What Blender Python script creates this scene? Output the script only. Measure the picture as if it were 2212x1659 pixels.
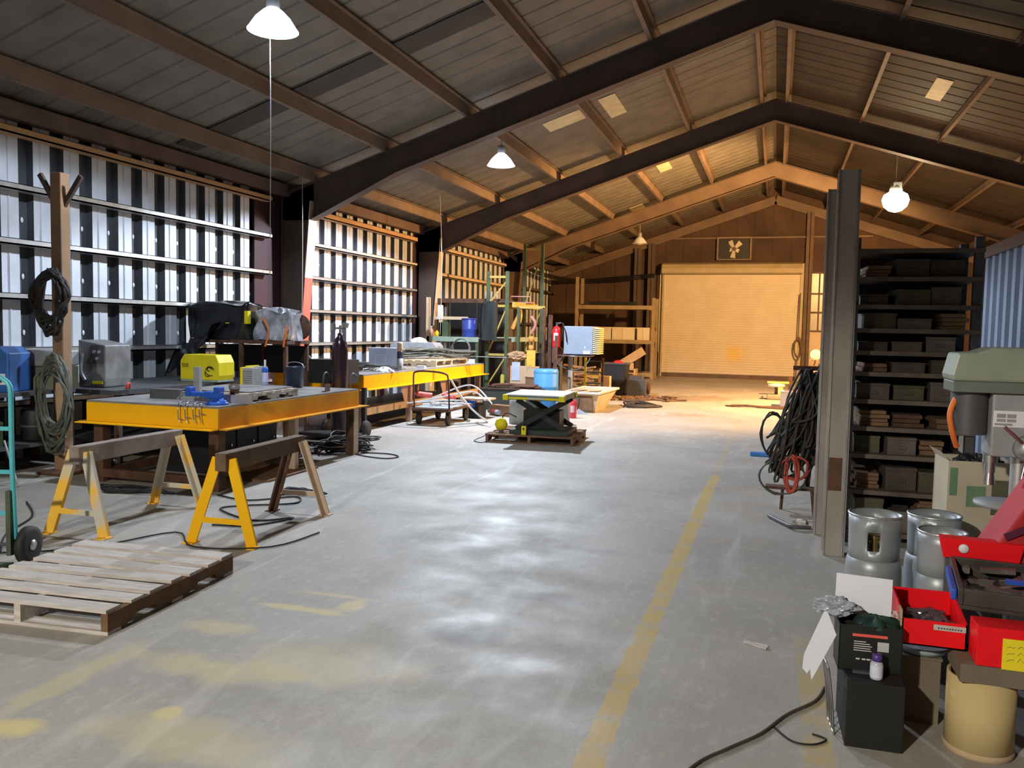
import bpy, bmesh, math, random
from mathutils import Vector, Matrix, Euler
random.seed(7)
for o in list(bpy.data.objects): bpy.data.objects.remove(o)
scene = bpy.context.scene
COL = scene.collection
PI = math.pi

# ---------------------------------------------------------------- camera
F_PX, YAW, PITCH, ROLL = 1800.0, 0.3055, 0.0653, -0.0202
_f = Vector((-math.sin(YAW)*math.cos(PITCH), math.cos(YAW)*math.cos(PITCH), -math.sin(PITCH)))
_r = Vector((math.cos(YAW), math.sin(YAW), 0)); _u = _r.cross(_f)
_r2 = _r*math.cos(ROLL) - _u*math.sin(ROLL); _u2 = _r*math.sin(ROLL) + _u*math.cos(ROLL)
cd = bpy.data.cameras.new('camera'); cam = bpy.data.objects.new('camera', cd); COL.objects.link(cam)
cd.sensor_fit = 'HORIZONTAL'; cd.sensor_width = 36.0; cd.lens = 36.0*F_PX/2212.0
cd.clip_start = 0.05; cd.clip_end = 200
cam.matrix_world = Matrix(((_r2.x, _u2.x, -_f.x, 0), (_r2.y, _u2.y, -_f.y, 0), (_r2.z, _u2.z, -_f.z, 1.6), (0, 0, 0, 1)))
scene.camera = cam

# ---------------------------------------------------------------- world, exposure
w = bpy.data.worlds.new('night'); scene.world = w; w.use_nodes = True
w.node_tree.nodes['Background'].inputs[0].default_value = (0.02, 0.025, 0.04, 1)
w.node_tree.nodes['Background'].inputs[1].default_value = 0.3
vs = scene.view_settings
vs.view_transform = 'Standard'; vs.look = 'None'; vs.gamma = 1.0; vs.use_curve_mapping = False
vs.exposure = 0.8

# lamps of the hall: (x, y, z, colour, watts); their light is made in the lamp builders
COOL = (0.76, 0.86, 1.0); NEUTRAL = (1.0, 0.94, 0.80); WARM = (1.0, 0.54, 0.19)
LAMPS = [(-4.76, 7.17, 4.45, COOL, 270), (-4.68, 13.95, 4.45, COOL, 1150),
         (-3.0, -3.6, 4.3, NEUTRAL, 1150)]
WARM_LAMPS = [(2.28, 19.35, 4.5, WARM, 3400)]

# ---------------------------------------------------------------- materials
MATS = {}
def mat(name, c1, c2=None, scale=6.0, rough=0.6, metal=0.0, bump=0.0, emit=0.0, alpha=1.0, detail=4.0, trans=0.0, contrast=0.25, stretch=None):
    if name in MATS: return MATS[name]
    m = bpy.data.materials.new(name); m.use_nodes = True
    nt = m.node_tree; b = nt.nodes['Principled BSDF']
    b.inputs['Roughness'].default_value = rough; b.inputs['Metallic'].default_value = metal
    if trans: b.inputs['Transmission Weight'].default_value = trans
    if alpha < 1: b.inputs['Alpha'].default_value = alpha
    c1 = (*c1, 1)
    if c2 is None: c2 = (c1[0]*0.72, c1[1]*0.72, c1[2]*0.72)
    c2 = (*c2[:3], 1)
    tc = nt.nodes.new('ShaderNodeTexCoord'); mp = nt.nodes.new('ShaderNodeMapping')
    if stretch: mp.inputs['Scale'].default_value = stretch
    nz = nt.nodes.new('ShaderNodeTexNoise'); nz.inputs['Scale'].default_value = scale; nz.inputs['Detail'].default_value = detail
    rp = nt.nodes.new('ShaderNodeValToRGB')
    rp.color_ramp.elements[0].position = 0.5-contrast; rp.color_ramp.elements[0].color = c2
    rp.color_ramp.elements[1].position = 0.5+contrast; rp.color_ramp.elements[1].color = c1
    L = nt.links.new
    L(tc.outputs['Object'], mp.inputs[0]); L(mp.outputs[0], nz.inputs['Vector']); L(nz.outputs['Fac'], rp.inputs[0]); L(rp.outputs[0], b.inputs['Base Color'])
    if bump:
        bp = nt.nodes.new('ShaderNodeBump'); bp.inputs['Strength'].default_value = bump; bp.inputs['Distance'].default_value = 0.01
        L(nz.outputs['Fac'], bp.inputs['Height']); L(bp.outputs[0], b.inputs['Normal'])
    if emit:
        L(rp.outputs[0], b.inputs['Emission Color']); b.inputs['Emission Strength'].default_value = emit
    MATS[name] = m; return m

# ---------------------------------------------------------------- mesh builder
class MB:
    def __init__(s): s.v = []; s.f = []; s.m = []; s.sm = []
    def add(s, vs, fs, mi=0, smooth=False):
        n = len(s.v); s.v += [tuple(v) for v in vs]
        for f in fs: s.f.append([n+i for i in f]); s.m.append(mi); s.sm.append(smooth)
        return s
    def box(s, x0, y0, z0, x1, y1, z1, mi=0):
        x0, x1 = min(x0, x1), max(x0, x1); y0, y1 = min(y0, y1), max(y0, y1); z0, z1 = min(z0, z1), max(z0, z1)
        return s.add([(x0,y0,z0),(x1,y0,z0),(x1,y1,z0),(x0,y1,z0),(x0,y0,z1),(x1,y0,z1),(x1,y1,z1),(x0,y1,z1)],
                     [(0,3,2,1),(4,5,6,7),(0,1,5,4),(1,2,6,5),(2,3,7,6),(3,0,4,7)], mi)
    def obox(s, c, d, rot=(0,0,0), mi=0):
        R = Euler(rot).to_matrix(); c = Vector(c); h = Vector(d)*0.5
        vs = [c + R @ Vector((sx*h.x, sy*h.y, sz*h.z)) for sz in (-1,1) for (sx,sy) in ((-1,-1),(1,-1),(1,1),(-1,1))]
        return s.add(vs, [(0,3,2,1),(4,5,6,7),(0,1,5,4),(1,2,6,5),(2,3,7,6),(3,0,4,7)], mi)
    def beam(s, p0, p1, w, h, up=(0,0,1), mi=0):
        p0 = Vector(p0); p1 = Vector(p1); d = (p1-p0).normalized(); u = Vector(up)
        r = d.cross(u)
        if r.length < 1e-4: r = d.cross(Vector((0,1,0)))
        r.normalize(); u = r.cross(d)
        vs = [p + r*a*w/2 + u*b*h/2 for p in (p0, p1) for (a,b) in ((-1,-1),(1,-1),(1,1),(-1,1))]
        return s.add(vs, [(0,1,2,3),(7,6,5,4),(0,4,5,1),(1,5,6,2),(2,6,7,3),(3,7,4,0)], mi)
    def cyl(s, p0, p1, r0, r1=None, n=14, mi=0, cap=True):
        r1 = r0 if r1 is None else r1
        p0 = Vector(p0); p1 = Vector(p1); d = (p1-p0).normalized()
        a = d.orthogonal().normalized(); b = d.cross(a)
        vs = [p + (a*math.cos(2*PI*i/n) + b*math.sin(2*PI*i/n))*r for p, r in ((p0,r0),(p1,r1)) for i in range(n)]
        s.add(vs, [(i, (i+1)%n, n+(i+1)%n, n+i) for i in range(n)], mi, True)
        if cap:
            s.add(vs[:n], [tuple(range(n))[::-1]], mi); s.add(vs[n:], [tuple(range(n))], mi)
        return s
    def lathe(s, prof, c=(0,0,0), n=24, mi=0, axis='z', flat=False):
        vs = []; 
        for r, z in prof:
            for i in range(n):
                a = 2*PI*i/n; p = (r*math.cos(a), r*math.sin(a), z)
                if axis == 'x': p = (p[2], p[0], p[1])
                if axis == 'y': p = (p[0], p[2], p[1])
                vs.append((c[0]+p[0], c[1]+p[1], c[2]+p[2]))
        fs = [(k*n+i, k*n+(i+1)%n, (k+1)*n+(i+1)%n, (k+1)*n+i) for k in range(len(prof)-1) for i in range(n)]
        return s.add(vs, fs, mi, not flat)
    def tube(s, pts, r, n=7, mi=0, closed=False, sub=4):
        P = [Vector(p) for p in pts]
        if sub > 1 and len(P) > 2:
            Q = []; N = len(P)
            rng = range(N) if closed else range(N-1)
            for i in rng:
                p0 = P[(i-1)%N] if closed or i > 0 else P[0]; p1 = P[i]; p2 = P[(i+1)%N]
                p3 = P[(i+2)%N] if closed or i+2 < N else P[-1]
                for k in range(sub):
                    t = k/sub
                    Q.append(0.5*((2*p1)+(-p0+p2)*t+(2*p0-5*p1+4*p2-p3)*t*t+(-p0+3*p1-3*p2+p3)*t**3))
            if not closed: Q.append(P[-1])
            P = Q
        N = len(P); vs = []; ref = None
        for i in range(N):
            a = P[(i-1)%N] if closed or i > 0 else P[0]; b = P[(i+1)%N] if closed or i < N-1 else P[-1]
            d = (b-a)
            if d.length < 1e-7: d = Vector((0,0,1))
            d.normalize()
            if ref is None: ref = d.orthogonal().normalized()
            ref = ref - d*ref.dot(d)
            if ref.length < 1e-5: ref = d.orthogonal()
            ref.normalize(); b2 = d.cross(ref)
            vs += [P[i] + (ref*math.cos(2*PI*k/n) + b2*math.sin(2*PI*k/n))*r for k in range(n)]
        M = N if closed else N-1
        s.add(vs, [(i*n+k, i*n+(k+1)%n, ((i+1)%N)*n+(k+1)%n, ((i+1)%N)*n+k) for i in range(M) for k in range(n)], mi, True)
        if not closed: s.add(vs[:n], [tuple(range(n))[::-1]], mi); s.add(vs[-n:], [tuple(range(n))], mi)
        return s
    def prism(s, poly, a0, a1, axis='y', mi=0):
        def P(u, v, t): return {'x': (t,u,v), 'y': (u,t,v), 'z': (u,v,t)}[axis]
        n = len(poly); vs = [P(u,v,a0) for u,v in poly] + [P(u,v,a1) for u,v in poly]
        fs = [tuple(range(n))[::-1], tuple(range(n,2*n))] + [(i,(i+1)%n,n+(i+1)%n,n+i) for i in range(n)]
        return s.add(vs, fs, mi)
    def grid(s, fn, nu, nv, mi=0, smooth=True):
        vs = [fn(i/nu, j/nv) for j in range(nv+1) for i in range(nu+1)]
        return s.add(vs, [(j*(nu+1)+i, j*(nu+1)+i+1, (j+1)*(nu+1)+i+1, (j+1)*(nu+1)+i) for j in range(nv) for i in range(nu)], mi, smooth)
    def build(s, name, mats, parent=None, bevel=0.0, fixn=True, thick=0.0, **props):
        me = bpy.data.meshes.new(name); me.from_pydata(s.v, [], s.f)
        for m in (mats if isinstance(mats, (list, tuple)) else [mats]): me.materials.append(m)
        for i, p in enumerate(me.polygons): p.material_index = s.m[i]; p.use_smooth = s.sm[i]
        if fixn:
            bm = bmesh.new(); bm.from_mesh(me); bmesh.ops.recalc_face_normals(bm, faces=bm.faces); bm.to_mesh(me); bm.free()
        o = bpy.data.objects.new(name, me); COL.objects.link(o)
        if parent: o.parent = parent
        if thick:
            md = o.modifiers.new('t', 'SOLIDIFY'); md.thickness = thick
        if bevel:
            md = o.modifiers.new('b', 'BEVEL'); md.width = bevel; md.segments = 2; md.limit_method = 'ANGLE'
        for k, v in props.items(): o[k] = v
        return o

def thing(name, label, cat, loc=(0,0,0), rz=0.0, group=None, rot=None):
    o = bpy.data.objects.new(name, None); COL.objects.link(o); o.empty_display_size = 0.1
    o.location = loc; o.rotation_euler = rot if rot else (0, 0, rz)
    o['label'] = label; o['category'] = cat
    if group: o['group'] = group
    return o
def tag(o, label, cat, loc=None, rz=None, group=None, kind=None, rot=None):
    if loc is not None: o.location = loc
    if rz is not None: o.rotation_euler = (0, 0, rz)
    if rot is not None: o.rotation_euler = rot
    o['label'] = label; o['category'] = cat
    if group: o['group'] = group
    if kind: o['kind'] = kind
    return o
def struct(o): o['kind'] = 'structure'; return o
def copy_tree(o, parent=None):
    c = o.copy(); COL.objects.link(c)
    if parent: c.parent = parent
    for ch in [x for x in bpy.data.objects if x.parent == o and x.name != c.name]: copy_tree(ch, c)
    return c
def text(txt, size, m, parent, loc, rot, name='lettering', depth=0.001):
    cu = bpy.data.curves.new('t', 'FONT'); cu.body = txt; cu.size = size; cu.extrude = depth; cu.align_x = 'CENTER'; cu.align_y = 'CENTER'
    tmp = bpy.data.objects.new('t', cu); COL.objects.link(tmp)
    bpy.context.view_layer.update()
    me = bpy.data.meshes.new_from_object(tmp.evaluated_get(bpy.context.evaluated_depsgraph_get()))
    bpy.data.objects.remove(tmp)
    me.materials.clear(); me.materials.append(m)
    o = bpy.data.objects.new(name, me); COL.objects.link(o); o.parent = parent; o.location = loc; o.rotation_euler = rot
    return o
def coil_pts(c, rx, rz, loops, seed=0, jit=0.03, plane='xz', per=10, drift=(0,0,0)):
    rd = random.Random(seed); out = []
    for i in range(loops*per):
        a = 2*PI*i/per; k = i/(loops*per)
        ra = rx*(1+rd.uniform(-jit*4, jit*4)); rb = rz*(1+rd.uniform(-jit*4, jit*4)); q = rd.uniform(-jit, jit)
        u = ra*math.cos(a); v = rb*math.sin(a)
        p = {'xz': (u,q,v), 'xy': (u,v,abs(q)), 'yz': (q,u,v)}[plane]
        out.append((c[0]+p[0]+drift[0]*k, c[1]+p[1]+drift[1]*k, c[2]+p[2]+drift[2]*k))
    return out

# common materials
M_rust = mat('rusty_steel', (0.16,0.075,0.04), (0.05,0.025,0.018), 9, 0.8, 0.2, 0.3)
M_primer = mat('primer_steel', (0.17,0.11,0.085), (0.10,0.06,0.05), 3, 0.7)
M_beige = mat('beige_steel', (0.62,0.47,0.33), (0.50,0.37,0.27), 4, 0.6)
M_galv = mat('galvanised_steel', (0.62,0.63,0.62), (0.45,0.46,0.47), 12, 0.35, 0.7)
M_grey = mat('grey_paint', (0.33,0.34,0.36), None, 8, 0.5)
M_dgrey = mat('dark_grey_paint', (0.085,0.085,0.095), None, 8, 0.5)
M_black = mat('black_plastic', (0.012,0.012,0.014), (0.006,0.006,0.008), 8, 0.55)
M_rubber = mat('black_rubber', (0.02,0.02,0.022), (0.01,0.01,0.01), 14, 0.7)
M_yellow = mat('safety_yellow_paint', (0.95,0.52,0.01), (0.90,0.46,0.01), 3, 0.45, 0, 0.05)
M_yshade = mat('scuffed_yellow_shaded', (0.80,0.38,0.015), (0.55,0.22,0.02), 2.2, 0.5, 0, 0.05)  # yellow darkened to carry the shade on the first table's long sides
M_byellow = mat('bright_yellow', (0.80,0.66,0.02), (0.65,0.52,0.02), 5, 0.5)
M_white = mat('white_paint', (0.80,0.80,0.82), (0.66,0.66,0.68), 6, 0.5)
M_wood = mat('old_pallet_wood', (0.50,0.44,0.37), (0.30,0.24,0.19), 5, 0.85, 0, 0.3, stretch=(1,6,6))
M_bwood = mat('brown_timber', (0.24,0.13,0.065), (0.11,0.055,0.03), 7, 0.85, 0, 0.4)
M_pine = mat('pale_timber', (0.66,0.50,0.32), (0.50,0.36,0.22), 5, 0.8, 0, 0.2)
M_red = mat('red_paint', (0.75,0.03,0.025), (0.60,0.02,0.02), 5, 0.4)
M_redp = mat('red_plastic', (0.85,0.012,0.02), (0.75,0.01,0.015), 5, 0.35)
M_blue = mat('blue_plastic', (0.03,0.12,0.55), (0.02,0.08,0.42), 5, 0.4)
M_card = mat('cardboard', (0.52,0.38,0.24), (0.42,0.29,0.18), 4, 0.9)
M_chrome = mat('bare_steel', (0.6,0.6,0.6), (0.4,0.4,0.4), 10, 0.25, 0.95)
M_plate = mat('grey_steel_plate', (0.36,0.35,0.35), (0.2,0.19,0.19), 4, 0.5, 0.4, 0.1)
M_orange = mat('orange_rubber', (0.85,0.2,0.03), None, 6, 0.6)
M_green = mat('green_rack_paint', (0.07,0.11,0.05), (0.04,0.06,0.03), 6, 0.6)
M_lgreen = mat('pale_green_paint', (0.33,0.42,0.33), (0.22,0.28,0.22), 5, 0.6)
for m_ in (M_yellow, M_yshade, M_byellow, M_red, M_redp, M_blue): m_.node_tree.nodes['Principled BSDF'].inputs['Specular IOR Level'].default_value = 0.15
M_oyel = mat('ochre_rack_beam', (0.52,0.38,0.08), (0.38,0.26,0.06), 5, 0.6)
# ================================================================ the setting
XL, XR, YN, YF = -8.3, 7.9, -6.0, 31.0
ZR, SL, XC = 6.72, 0.33, -0.2
def rz_(x): return ZR - SL*abs(x-XC)

def floor_material():
    m = bpy.data.materials.new('concrete_floor'); m.use_nodes = True; nt = m.node_tree; L = nt.links.new
    b = nt.nodes['Principled BSDF']; g = nt.nodes.new('ShaderNodeNewGeometry')
    def noise(scale, det=5, stretch=None, dist=0.0):
        n = nt.nodes.new('ShaderNodeTexNoise'); n.inputs['Scale'].default_value = scale; n.inputs['Detail'].default_value = det; n.inputs['Distortion'].default_value = dist
        mp = nt.nodes.new('ShaderNodeMapping')
        if stretch: mp.inputs['Scale'].default_value = stretch
        L(g.outputs['Position'], mp.inputs[0]); L(mp.outputs[0], n.inputs['Vector']); return n.outputs['Fac']
    def ramp(v, a, b_, c0=(0,0,0,1), c1=(1,1,1,1)):
        r = nt.nodes.new('ShaderNodeValToRGB'); r.color_ramp.elements[0].position = a; r.color_ramp.elements[1].position = b_
        r.color_ramp.elements[0].color = c0; r.color_ramp.elements[1].color = c1; L(v, r.inputs[0]); return r.outputs[0]
    def mix(f, a, b_, t='MIX'):
        n = nt.nodes.new('ShaderNodeMix'); n.data_type = 'RGBA'; n.blend_type = t
        for s_, v in ((0, f), (6, a), (7, b_)):
            if isinstance(v, (tuple, float, int)): n.inputs[s_].default_value = v
            else: L(v, n.inputs[s_])
        return n.outputs[2]
    def mth(op, a, b_=None):
        n = nt.nodes.new('ShaderNodeMath'); n.operation = op
        for i, v in enumerate((a, b_)):
            if v is None: continue
            if isinstance(v, (float, int)): n.inputs[i].default_value = v
            else: L(v, n.inputs[i])
        return n.outputs[0]
    sp = nt.nodes.new('ShaderNodeSeparateXYZ'); L(g.outputs['Position'], sp.inputs[0]); X, Y = sp.outputs[0], sp.outputs[1]
    base = mix(ramp(noise(0.9, 6), 0.35, 0.68), (0.32,0.295,0.26,1), (0.46,0.425,0.375,1))
    base = mix(mth('MULTIPLY', ramp(noise(55, 3), 0.35, 0.7), 0.35), base, (0.22,0.21,0.20,1))
    base = mix(mth('MULTIPLY', ramp(noise(16, 5, (1,0.6,1)), 0.52, 0.75), 0.35), base, (0.62,0.59,0.55,1))
    base = mix(ramp(noise(5, 8), 0.3, 0.75), mix(0.5, base, (0.34,0.325,0.30,1)), base)
    # long scuffs
    base = mix(mth('MULTIPLY', ramp(noise(1.0, 6, (3,0.5,1), 1.5), 0.58, 0.72), 0.38), base, (0.60,0.575,0.54,1))
    base = mix(mth('MULTIPLY', ramp(noise(0.8, 5, (1,1.4,1), 0.6), 0.60, 0.75), 0.32), base, (0.20,0.18,0.165,1))
    # oil stains
    def blob(x, y, rx, ry, col, st, base, ns=3.0):
        dx = mth('DIVIDE', mth('SUBTRACT', X, x), rx); dy = mth('DIVIDE', mth('SUBTRACT', Y, y), ry)
        d = mth('SQRT', mth('ADD', mth('MULTIPLY', dx, dx), mth('MULTIPLY', dy, dy)))
        d = mth('ADD', d, mth('MULTIPLY', mth('SUBTRACT', noise(ns, 4), 0.5), 1.6))
        return mix(mth('MULTIPLY', ramp(d, 0.45, 1.0, (1,1,1,1), (0,0,0,1)), st), base, col)
    base = blob(-1.5, 4.0, 0.28, 0.2, (0.16,0.15,0.145,1), 0.6, base)
    base = blob(-1.3, 4.75, 0.3, 0.1, (0.2,0.18,0.17,1), 0.5, base)
    base = blob(-1.3, 5.9, 0.4, 0.12, (0.22,0.2,0.19,1), 0.5, base)
    base = blob(-1.76, 12.4, 0.5, 1.2, (0.27,0.25,0.23,1), 0.5, base)
    base = blob(-1.9, 20.9, 1.3, 1.4, (0.18,0.12,0.07,1), 0.6, base)
    base = blob(-1.5, 16.5, 0.5, 0.5, (0.28,0.22,0.16,1), 0.5, base)
    base = blob(-1.0, 3.75, 0.16, 0.1, (0.68,0.67,0.66,1), 0.5, base, 6)
    # old yellow paint: aisle line, second worn line, floor marking remains
    yel = (0.52,0.36,0.09,1)
    def rect(x0, x1, y0, y1, col, st, base, wear=(0.35,0.62), ns=7.0):
        wob = mth('MULTIPLY', mth('SUBTRACT', noise(5, 4), 0.5), 0.05)
        xx = mth('ADD', X, wob)
        f = mth('MULTIPLY', mth('MULTIPLY', mth('GREATER_THAN', xx, x0), mth('LESS_THAN', xx, x1)),
                mth('MULTIPLY', mth('GREATER_THAN', Y, y0), mth('LESS_THAN', Y, y1)))
        return mix(mth('MULTIPLY', mth('MULTIPLY', f, ramp(noise(ns, 6), *wear)), st), base, col)
    base = rect(-0.655, -0.545, 2.0, 9.6, yel, 0.85, base, (0.28, 0.5))
    base = rect(-0.64, -0.56, 9.6, 16.0, yel, 0.3, base)
    base = rect(0.16, 0.27, 2.0, 4.6, yel, 0.6, base, (0.3,0.6))
    for (x, y, rx, ry, st) in ((-2.78,2.45,0.12,0.09,0.8),(-2.32,2.76,0.07,0.07,0.7),(-2.25,4.2,0.09,0.12,0.6),(-2.5,4.05,0.32,0.05,0.6),(-2.45,4.33,0.28,0.04,0.45),
                               (-2.75,3.65,0.25,0.12,0.4),(-2.3,3.2,0.4,0.2,0.35),(-1.95,3.4,0.5,0.3,0.3),(-2.95,2.9,0.1,0.5,0.35),(-2.1,2.6,0.5,0.2,0.35),(-2.6,3.2,0.3,0.15,0.35)):
        base = blob(x, y, rx, ry, (0.66,0.54,0.22,1), st, base, 5)
    # sawdust and rust dirt near the far door
    far = mth('MULTIPLY', ramp(mth('DIVIDE', Y, 40.0), 0.42, 0.75), ramp(noise(0.7, 6), 0.35, 0.6))
    base = mix(mth('MULTIPLY', far, 0.45), base, (0.36,0.25,0.15,1))
    L(base, b.inputs['Base Color'])
    rg = ramp(noise(2.2, 6), 0.3, 0.7, (0.5,)*3+(1,), (0.75,)*3+(1,)); L(rg, b.inputs['Roughness'])
    bp = nt.nodes.new('ShaderNodeBump'); bp.inputs['Strength'].default_value = 0.12; bp.inputs['Distance'].default_value = 0.01
    L(noise(30, 5), bp.inputs['Height']); L(bp.outputs[0], b.inputs['Normal'])
    return m
fl = MB(); fl.box(XL-0.3, YN-0.2, -0.2, XR+0.3, YF+0.3, 0.0); struct(fl.build('floor', floor_material()))

M_sheet = mat('wall_sheet_light', (0.64,0.67,0.72), (0.50,0.53,0.58), 3, 0.5, 0.15)
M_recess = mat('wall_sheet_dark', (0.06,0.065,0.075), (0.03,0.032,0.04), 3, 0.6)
M_roof = mat('roof_sheet', (0.22,0.20,0.17), (0.14,0.13,0.11), 2.5, 0.55, 0.1)
M_brownwall = mat('brown_wall_sheet', (0.10,0.055,0.035), (0.045,0.025,0.02), 1.2, 0.8)

def ribbed(name, y0, y1, x, z0, z1, per=0.437, lite=0.235, ph=7.23):
    b = MB(); y = ph + math.floor((y0-ph)/per)*per; prof = []
    while y < y1:
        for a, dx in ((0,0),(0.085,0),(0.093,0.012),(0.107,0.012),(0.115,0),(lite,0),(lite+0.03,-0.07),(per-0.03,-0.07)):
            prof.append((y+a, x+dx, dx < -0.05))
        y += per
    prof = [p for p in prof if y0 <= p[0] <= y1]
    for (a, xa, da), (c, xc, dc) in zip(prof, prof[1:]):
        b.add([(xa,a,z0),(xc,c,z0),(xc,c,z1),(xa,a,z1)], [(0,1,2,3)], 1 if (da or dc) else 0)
    return b.build(name, [M_sheet, M_recess], fixn=False)
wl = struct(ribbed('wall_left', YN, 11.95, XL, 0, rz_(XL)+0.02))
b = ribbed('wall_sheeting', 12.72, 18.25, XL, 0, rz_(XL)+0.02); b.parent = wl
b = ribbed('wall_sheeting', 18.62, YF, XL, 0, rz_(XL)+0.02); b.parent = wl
b = MB(); b.box(XL-0.12, YN, 0, XL-0.09, YF, rz_(XL)+0.1); b.build('backing', M_recess, wl)
b = MB(); b.box(XL-0.02, 11.95, 0, XL+0.02, 12.72, rz_(XL)); b.box(XL-0.02, 18.25, 0, XL+0.02, 18.62, rz_(XL))
b.build('end_panel', mat('maroon_panel', (0.04,0.008,0.013), None, 3, 0.7), wl)
b = MB()   # bright fastener caps on the dark ribs
rd = random.Random(3)
y = 7.23+0.33-0.437*3
while y < 18:
    if not 12 < y < 13.4:
        for z in (1.45, 2.1, 2.75):
            if rd.random() < 0.85: b.lathe([(0.0,0.006),(0.018,0.004),(0.02,0)], (0,0,0), 8); n = 24; b.v[-n:] = [(XL-0.062+p[2], y+p[0], z+rd.choice((0,0))+p[1]*1.7) for p in b.v[-n:]]
    y += 0.437
b.build('fastener_caps', M_white, wl, kind='stuff')

def girt(y0, y1, z, m, x=XL+0.01, d=0.15, h=0.075):
    b = MB(); b.box(x, y0, z-h/2, x+d, y1, z-h/2+0.008); b.box(x, y0, z+h/2-0.008, x+d, y1, z+h/2); b.box(x+d-0.008, y0, z-h/2, x+d, y1, z+h/2)
    b.box(x+d-0.008, y0, z-h/2-0.0, x+d, y1, z-h/2+0.02)
    return struct(b.build('trim', m))
for z in (3.08, 2.47, 1.86, 1.25, 0.65):
    girt(YN, 12.25, z, M_galv); girt(12.9, 18.2, z, M_beige if z > 3 else M_galv)
M_obeam = mat('orange_girt', (0.60,0.36,0.17), (0.48,0.27,0.12), 3, 0.6)
girt(YN, 12.25, 3.70, M_obeam, h=0.09); girt(12.9, 18.2, 3.66, M_obeam, h=0.11)
for z in (3.6, 2.95, 2.3): girt(18.9, 25.0, z, M_beige, h=0.1)
for z in (3.0, 1.8): girt(25.4, YF, z, M_primer, h=0.1)

# right wall, near wall, far wall
b = MB(); y = YN
while y < YF:
    b.add([(XR,y,0),(XR,y+0.2,0),(XR,y+0.2,rz_(XR)+.02),(XR,y,rz_(XR)+.02)], [(0,1,2,3)]); 
    b.add([(XR,y+0.2,0),(XR-0.04,y+0.24,0),(XR-0.04,y+0.24,rz_(XR)+.02),(XR,y+0.2,rz_(XR)+.02)], [(0,1,2,3)])
    b.add([(XR-0.04,y+0.24,0),(XR,y+0.3,0),(XR,y+0.3,rz_(XR)+.02),(XR-0.04,y+0.24,rz_(XR)+.02)], [(0,1,2,3)]); y += 0.3
struct(b.build('wall_right', mat('right_wall_sheet', (0.12,0.105,0.09), None, 2, 0.7), fixn=False))
b = MB(); b.prism([(XL-0.2,0),(XR+0.2,0),(XR+0.2,rz_(XR)),(XC,ZR+0.05),(XL-0.2,rz_(XL))], YN-0.1, YN, 'y'); struct(b.build('wall_near', M_brownwall))
b = MB(); b.prism([(XL-0.2,0),(XR+0.2,0),(XR+0.2,rz_(XR)),(XC,ZR+0.05),(XL-0.2,rz_(XL))], YF, YF+0.12, 'y')
wf = struct(b.build('wall_far', M_brownwall))
b = MB()
x = XL
while x < XR:
    z1 = rz_(x)
    if -4.4 < x < 1.1: b.box(x, YF-0.025, 4.2, x+0.05, YF, z1)
    else: b.box(x, YF-0.025, 0, x+0.05, YF, z1)
    x += 0.62
b.build('wall_ribs', M_brownwall, wf)

# roof: ribbed sheets on both slopes
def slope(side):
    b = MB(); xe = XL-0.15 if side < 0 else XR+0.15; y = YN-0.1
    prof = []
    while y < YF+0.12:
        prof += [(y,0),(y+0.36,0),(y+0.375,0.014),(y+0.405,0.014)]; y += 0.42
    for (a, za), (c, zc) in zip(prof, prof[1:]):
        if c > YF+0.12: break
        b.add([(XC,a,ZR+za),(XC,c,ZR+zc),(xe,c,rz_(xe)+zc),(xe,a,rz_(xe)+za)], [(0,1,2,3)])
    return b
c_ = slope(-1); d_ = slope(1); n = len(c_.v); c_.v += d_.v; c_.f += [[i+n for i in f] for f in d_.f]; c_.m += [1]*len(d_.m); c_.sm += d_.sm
ceil = struct(c_.build('ceiling', [M_roof, mat('roof_sheet_brown_shaded', (0.06,0.042,0.032), (0.03,0.022,0.018), 2.0, 0.7)], fixn=False))  # right slope: brown sheet darkened further to carry its lack of light
# dark roof light strip and small pale patches in the roof
def roofquad(x0, x1, y0, y1, dz, name, m, parent=None):
    b = MB(); t = 0.012
    P = [(x0,y0),(x1,y0),(x1,y1),(x0,y1)]
    b.add([(x,y,rz_(x)-dz) for x,y in P]+[(x,y,rz_(x)-dz-t) for x,y in P], [(0,1,2,3),(7,6,5,4),(0,1,5,4),(1,2,6,5),(2,3,7,6),(3,0,4,7)])
    return b.build(name, m, parent)
M_dark = mat('dark_roof_strip', (0.06,0.055,0.05), None, 3, 0.7)
struct(roofquad(-8.1, -3.45, 9.85, 10.3, 0.012, 'trim', M_dark))
M_patch = mat('translucent_patch', (0.75,0.66,0.42), None, 5, 0.6)
for i, (x0, x1, y0, y1) in enumerate(((-3.2,-2.9,14.9,16.2),(-3.05,-2.75,21.0,22.2),(-3.25,-2.95,26.6,28.2),(2.35,2.6,15.4,16.6),(-4.25,-3.55,15.0,15.6),(-4.4,-4.0,25.4,27.2))):
    struct(roofquad(x0, x1, y0, y1, 0.004, 'trim', M_patch))
# purlins
M_purl = mat('purlin_primer', (0.26,0.18,0.125), (0.16,0.11,0.08), 2.5, 0.6)
for x in (-0.45, -1.93, -3.38, -4.83, -6.28, -7.6, 0.05, 1.5, 2.95, 4.4, 5.85, 7.2):
    s = -1 if x < XC else 1; zt = rz_(x)-0.015; b = MB()
    b.box(x-0.006, YN, zt-0.19, x+0.006, YF, zt); b.box(x-0.06, YN, zt-0.2, x+0.006, YF, zt-0.188); b.box(x-0.006, YN, zt-0.02, x+0.06, YF, zt-0.008)
    struct(b.build('trim', M_purl))
b = MB(); b.box(XL+0.0, YN, rz_(XL)-0.22, XL+0.16, YF, rz_(XL)-0.03); struct(b.build('trim', M_primer))
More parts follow.
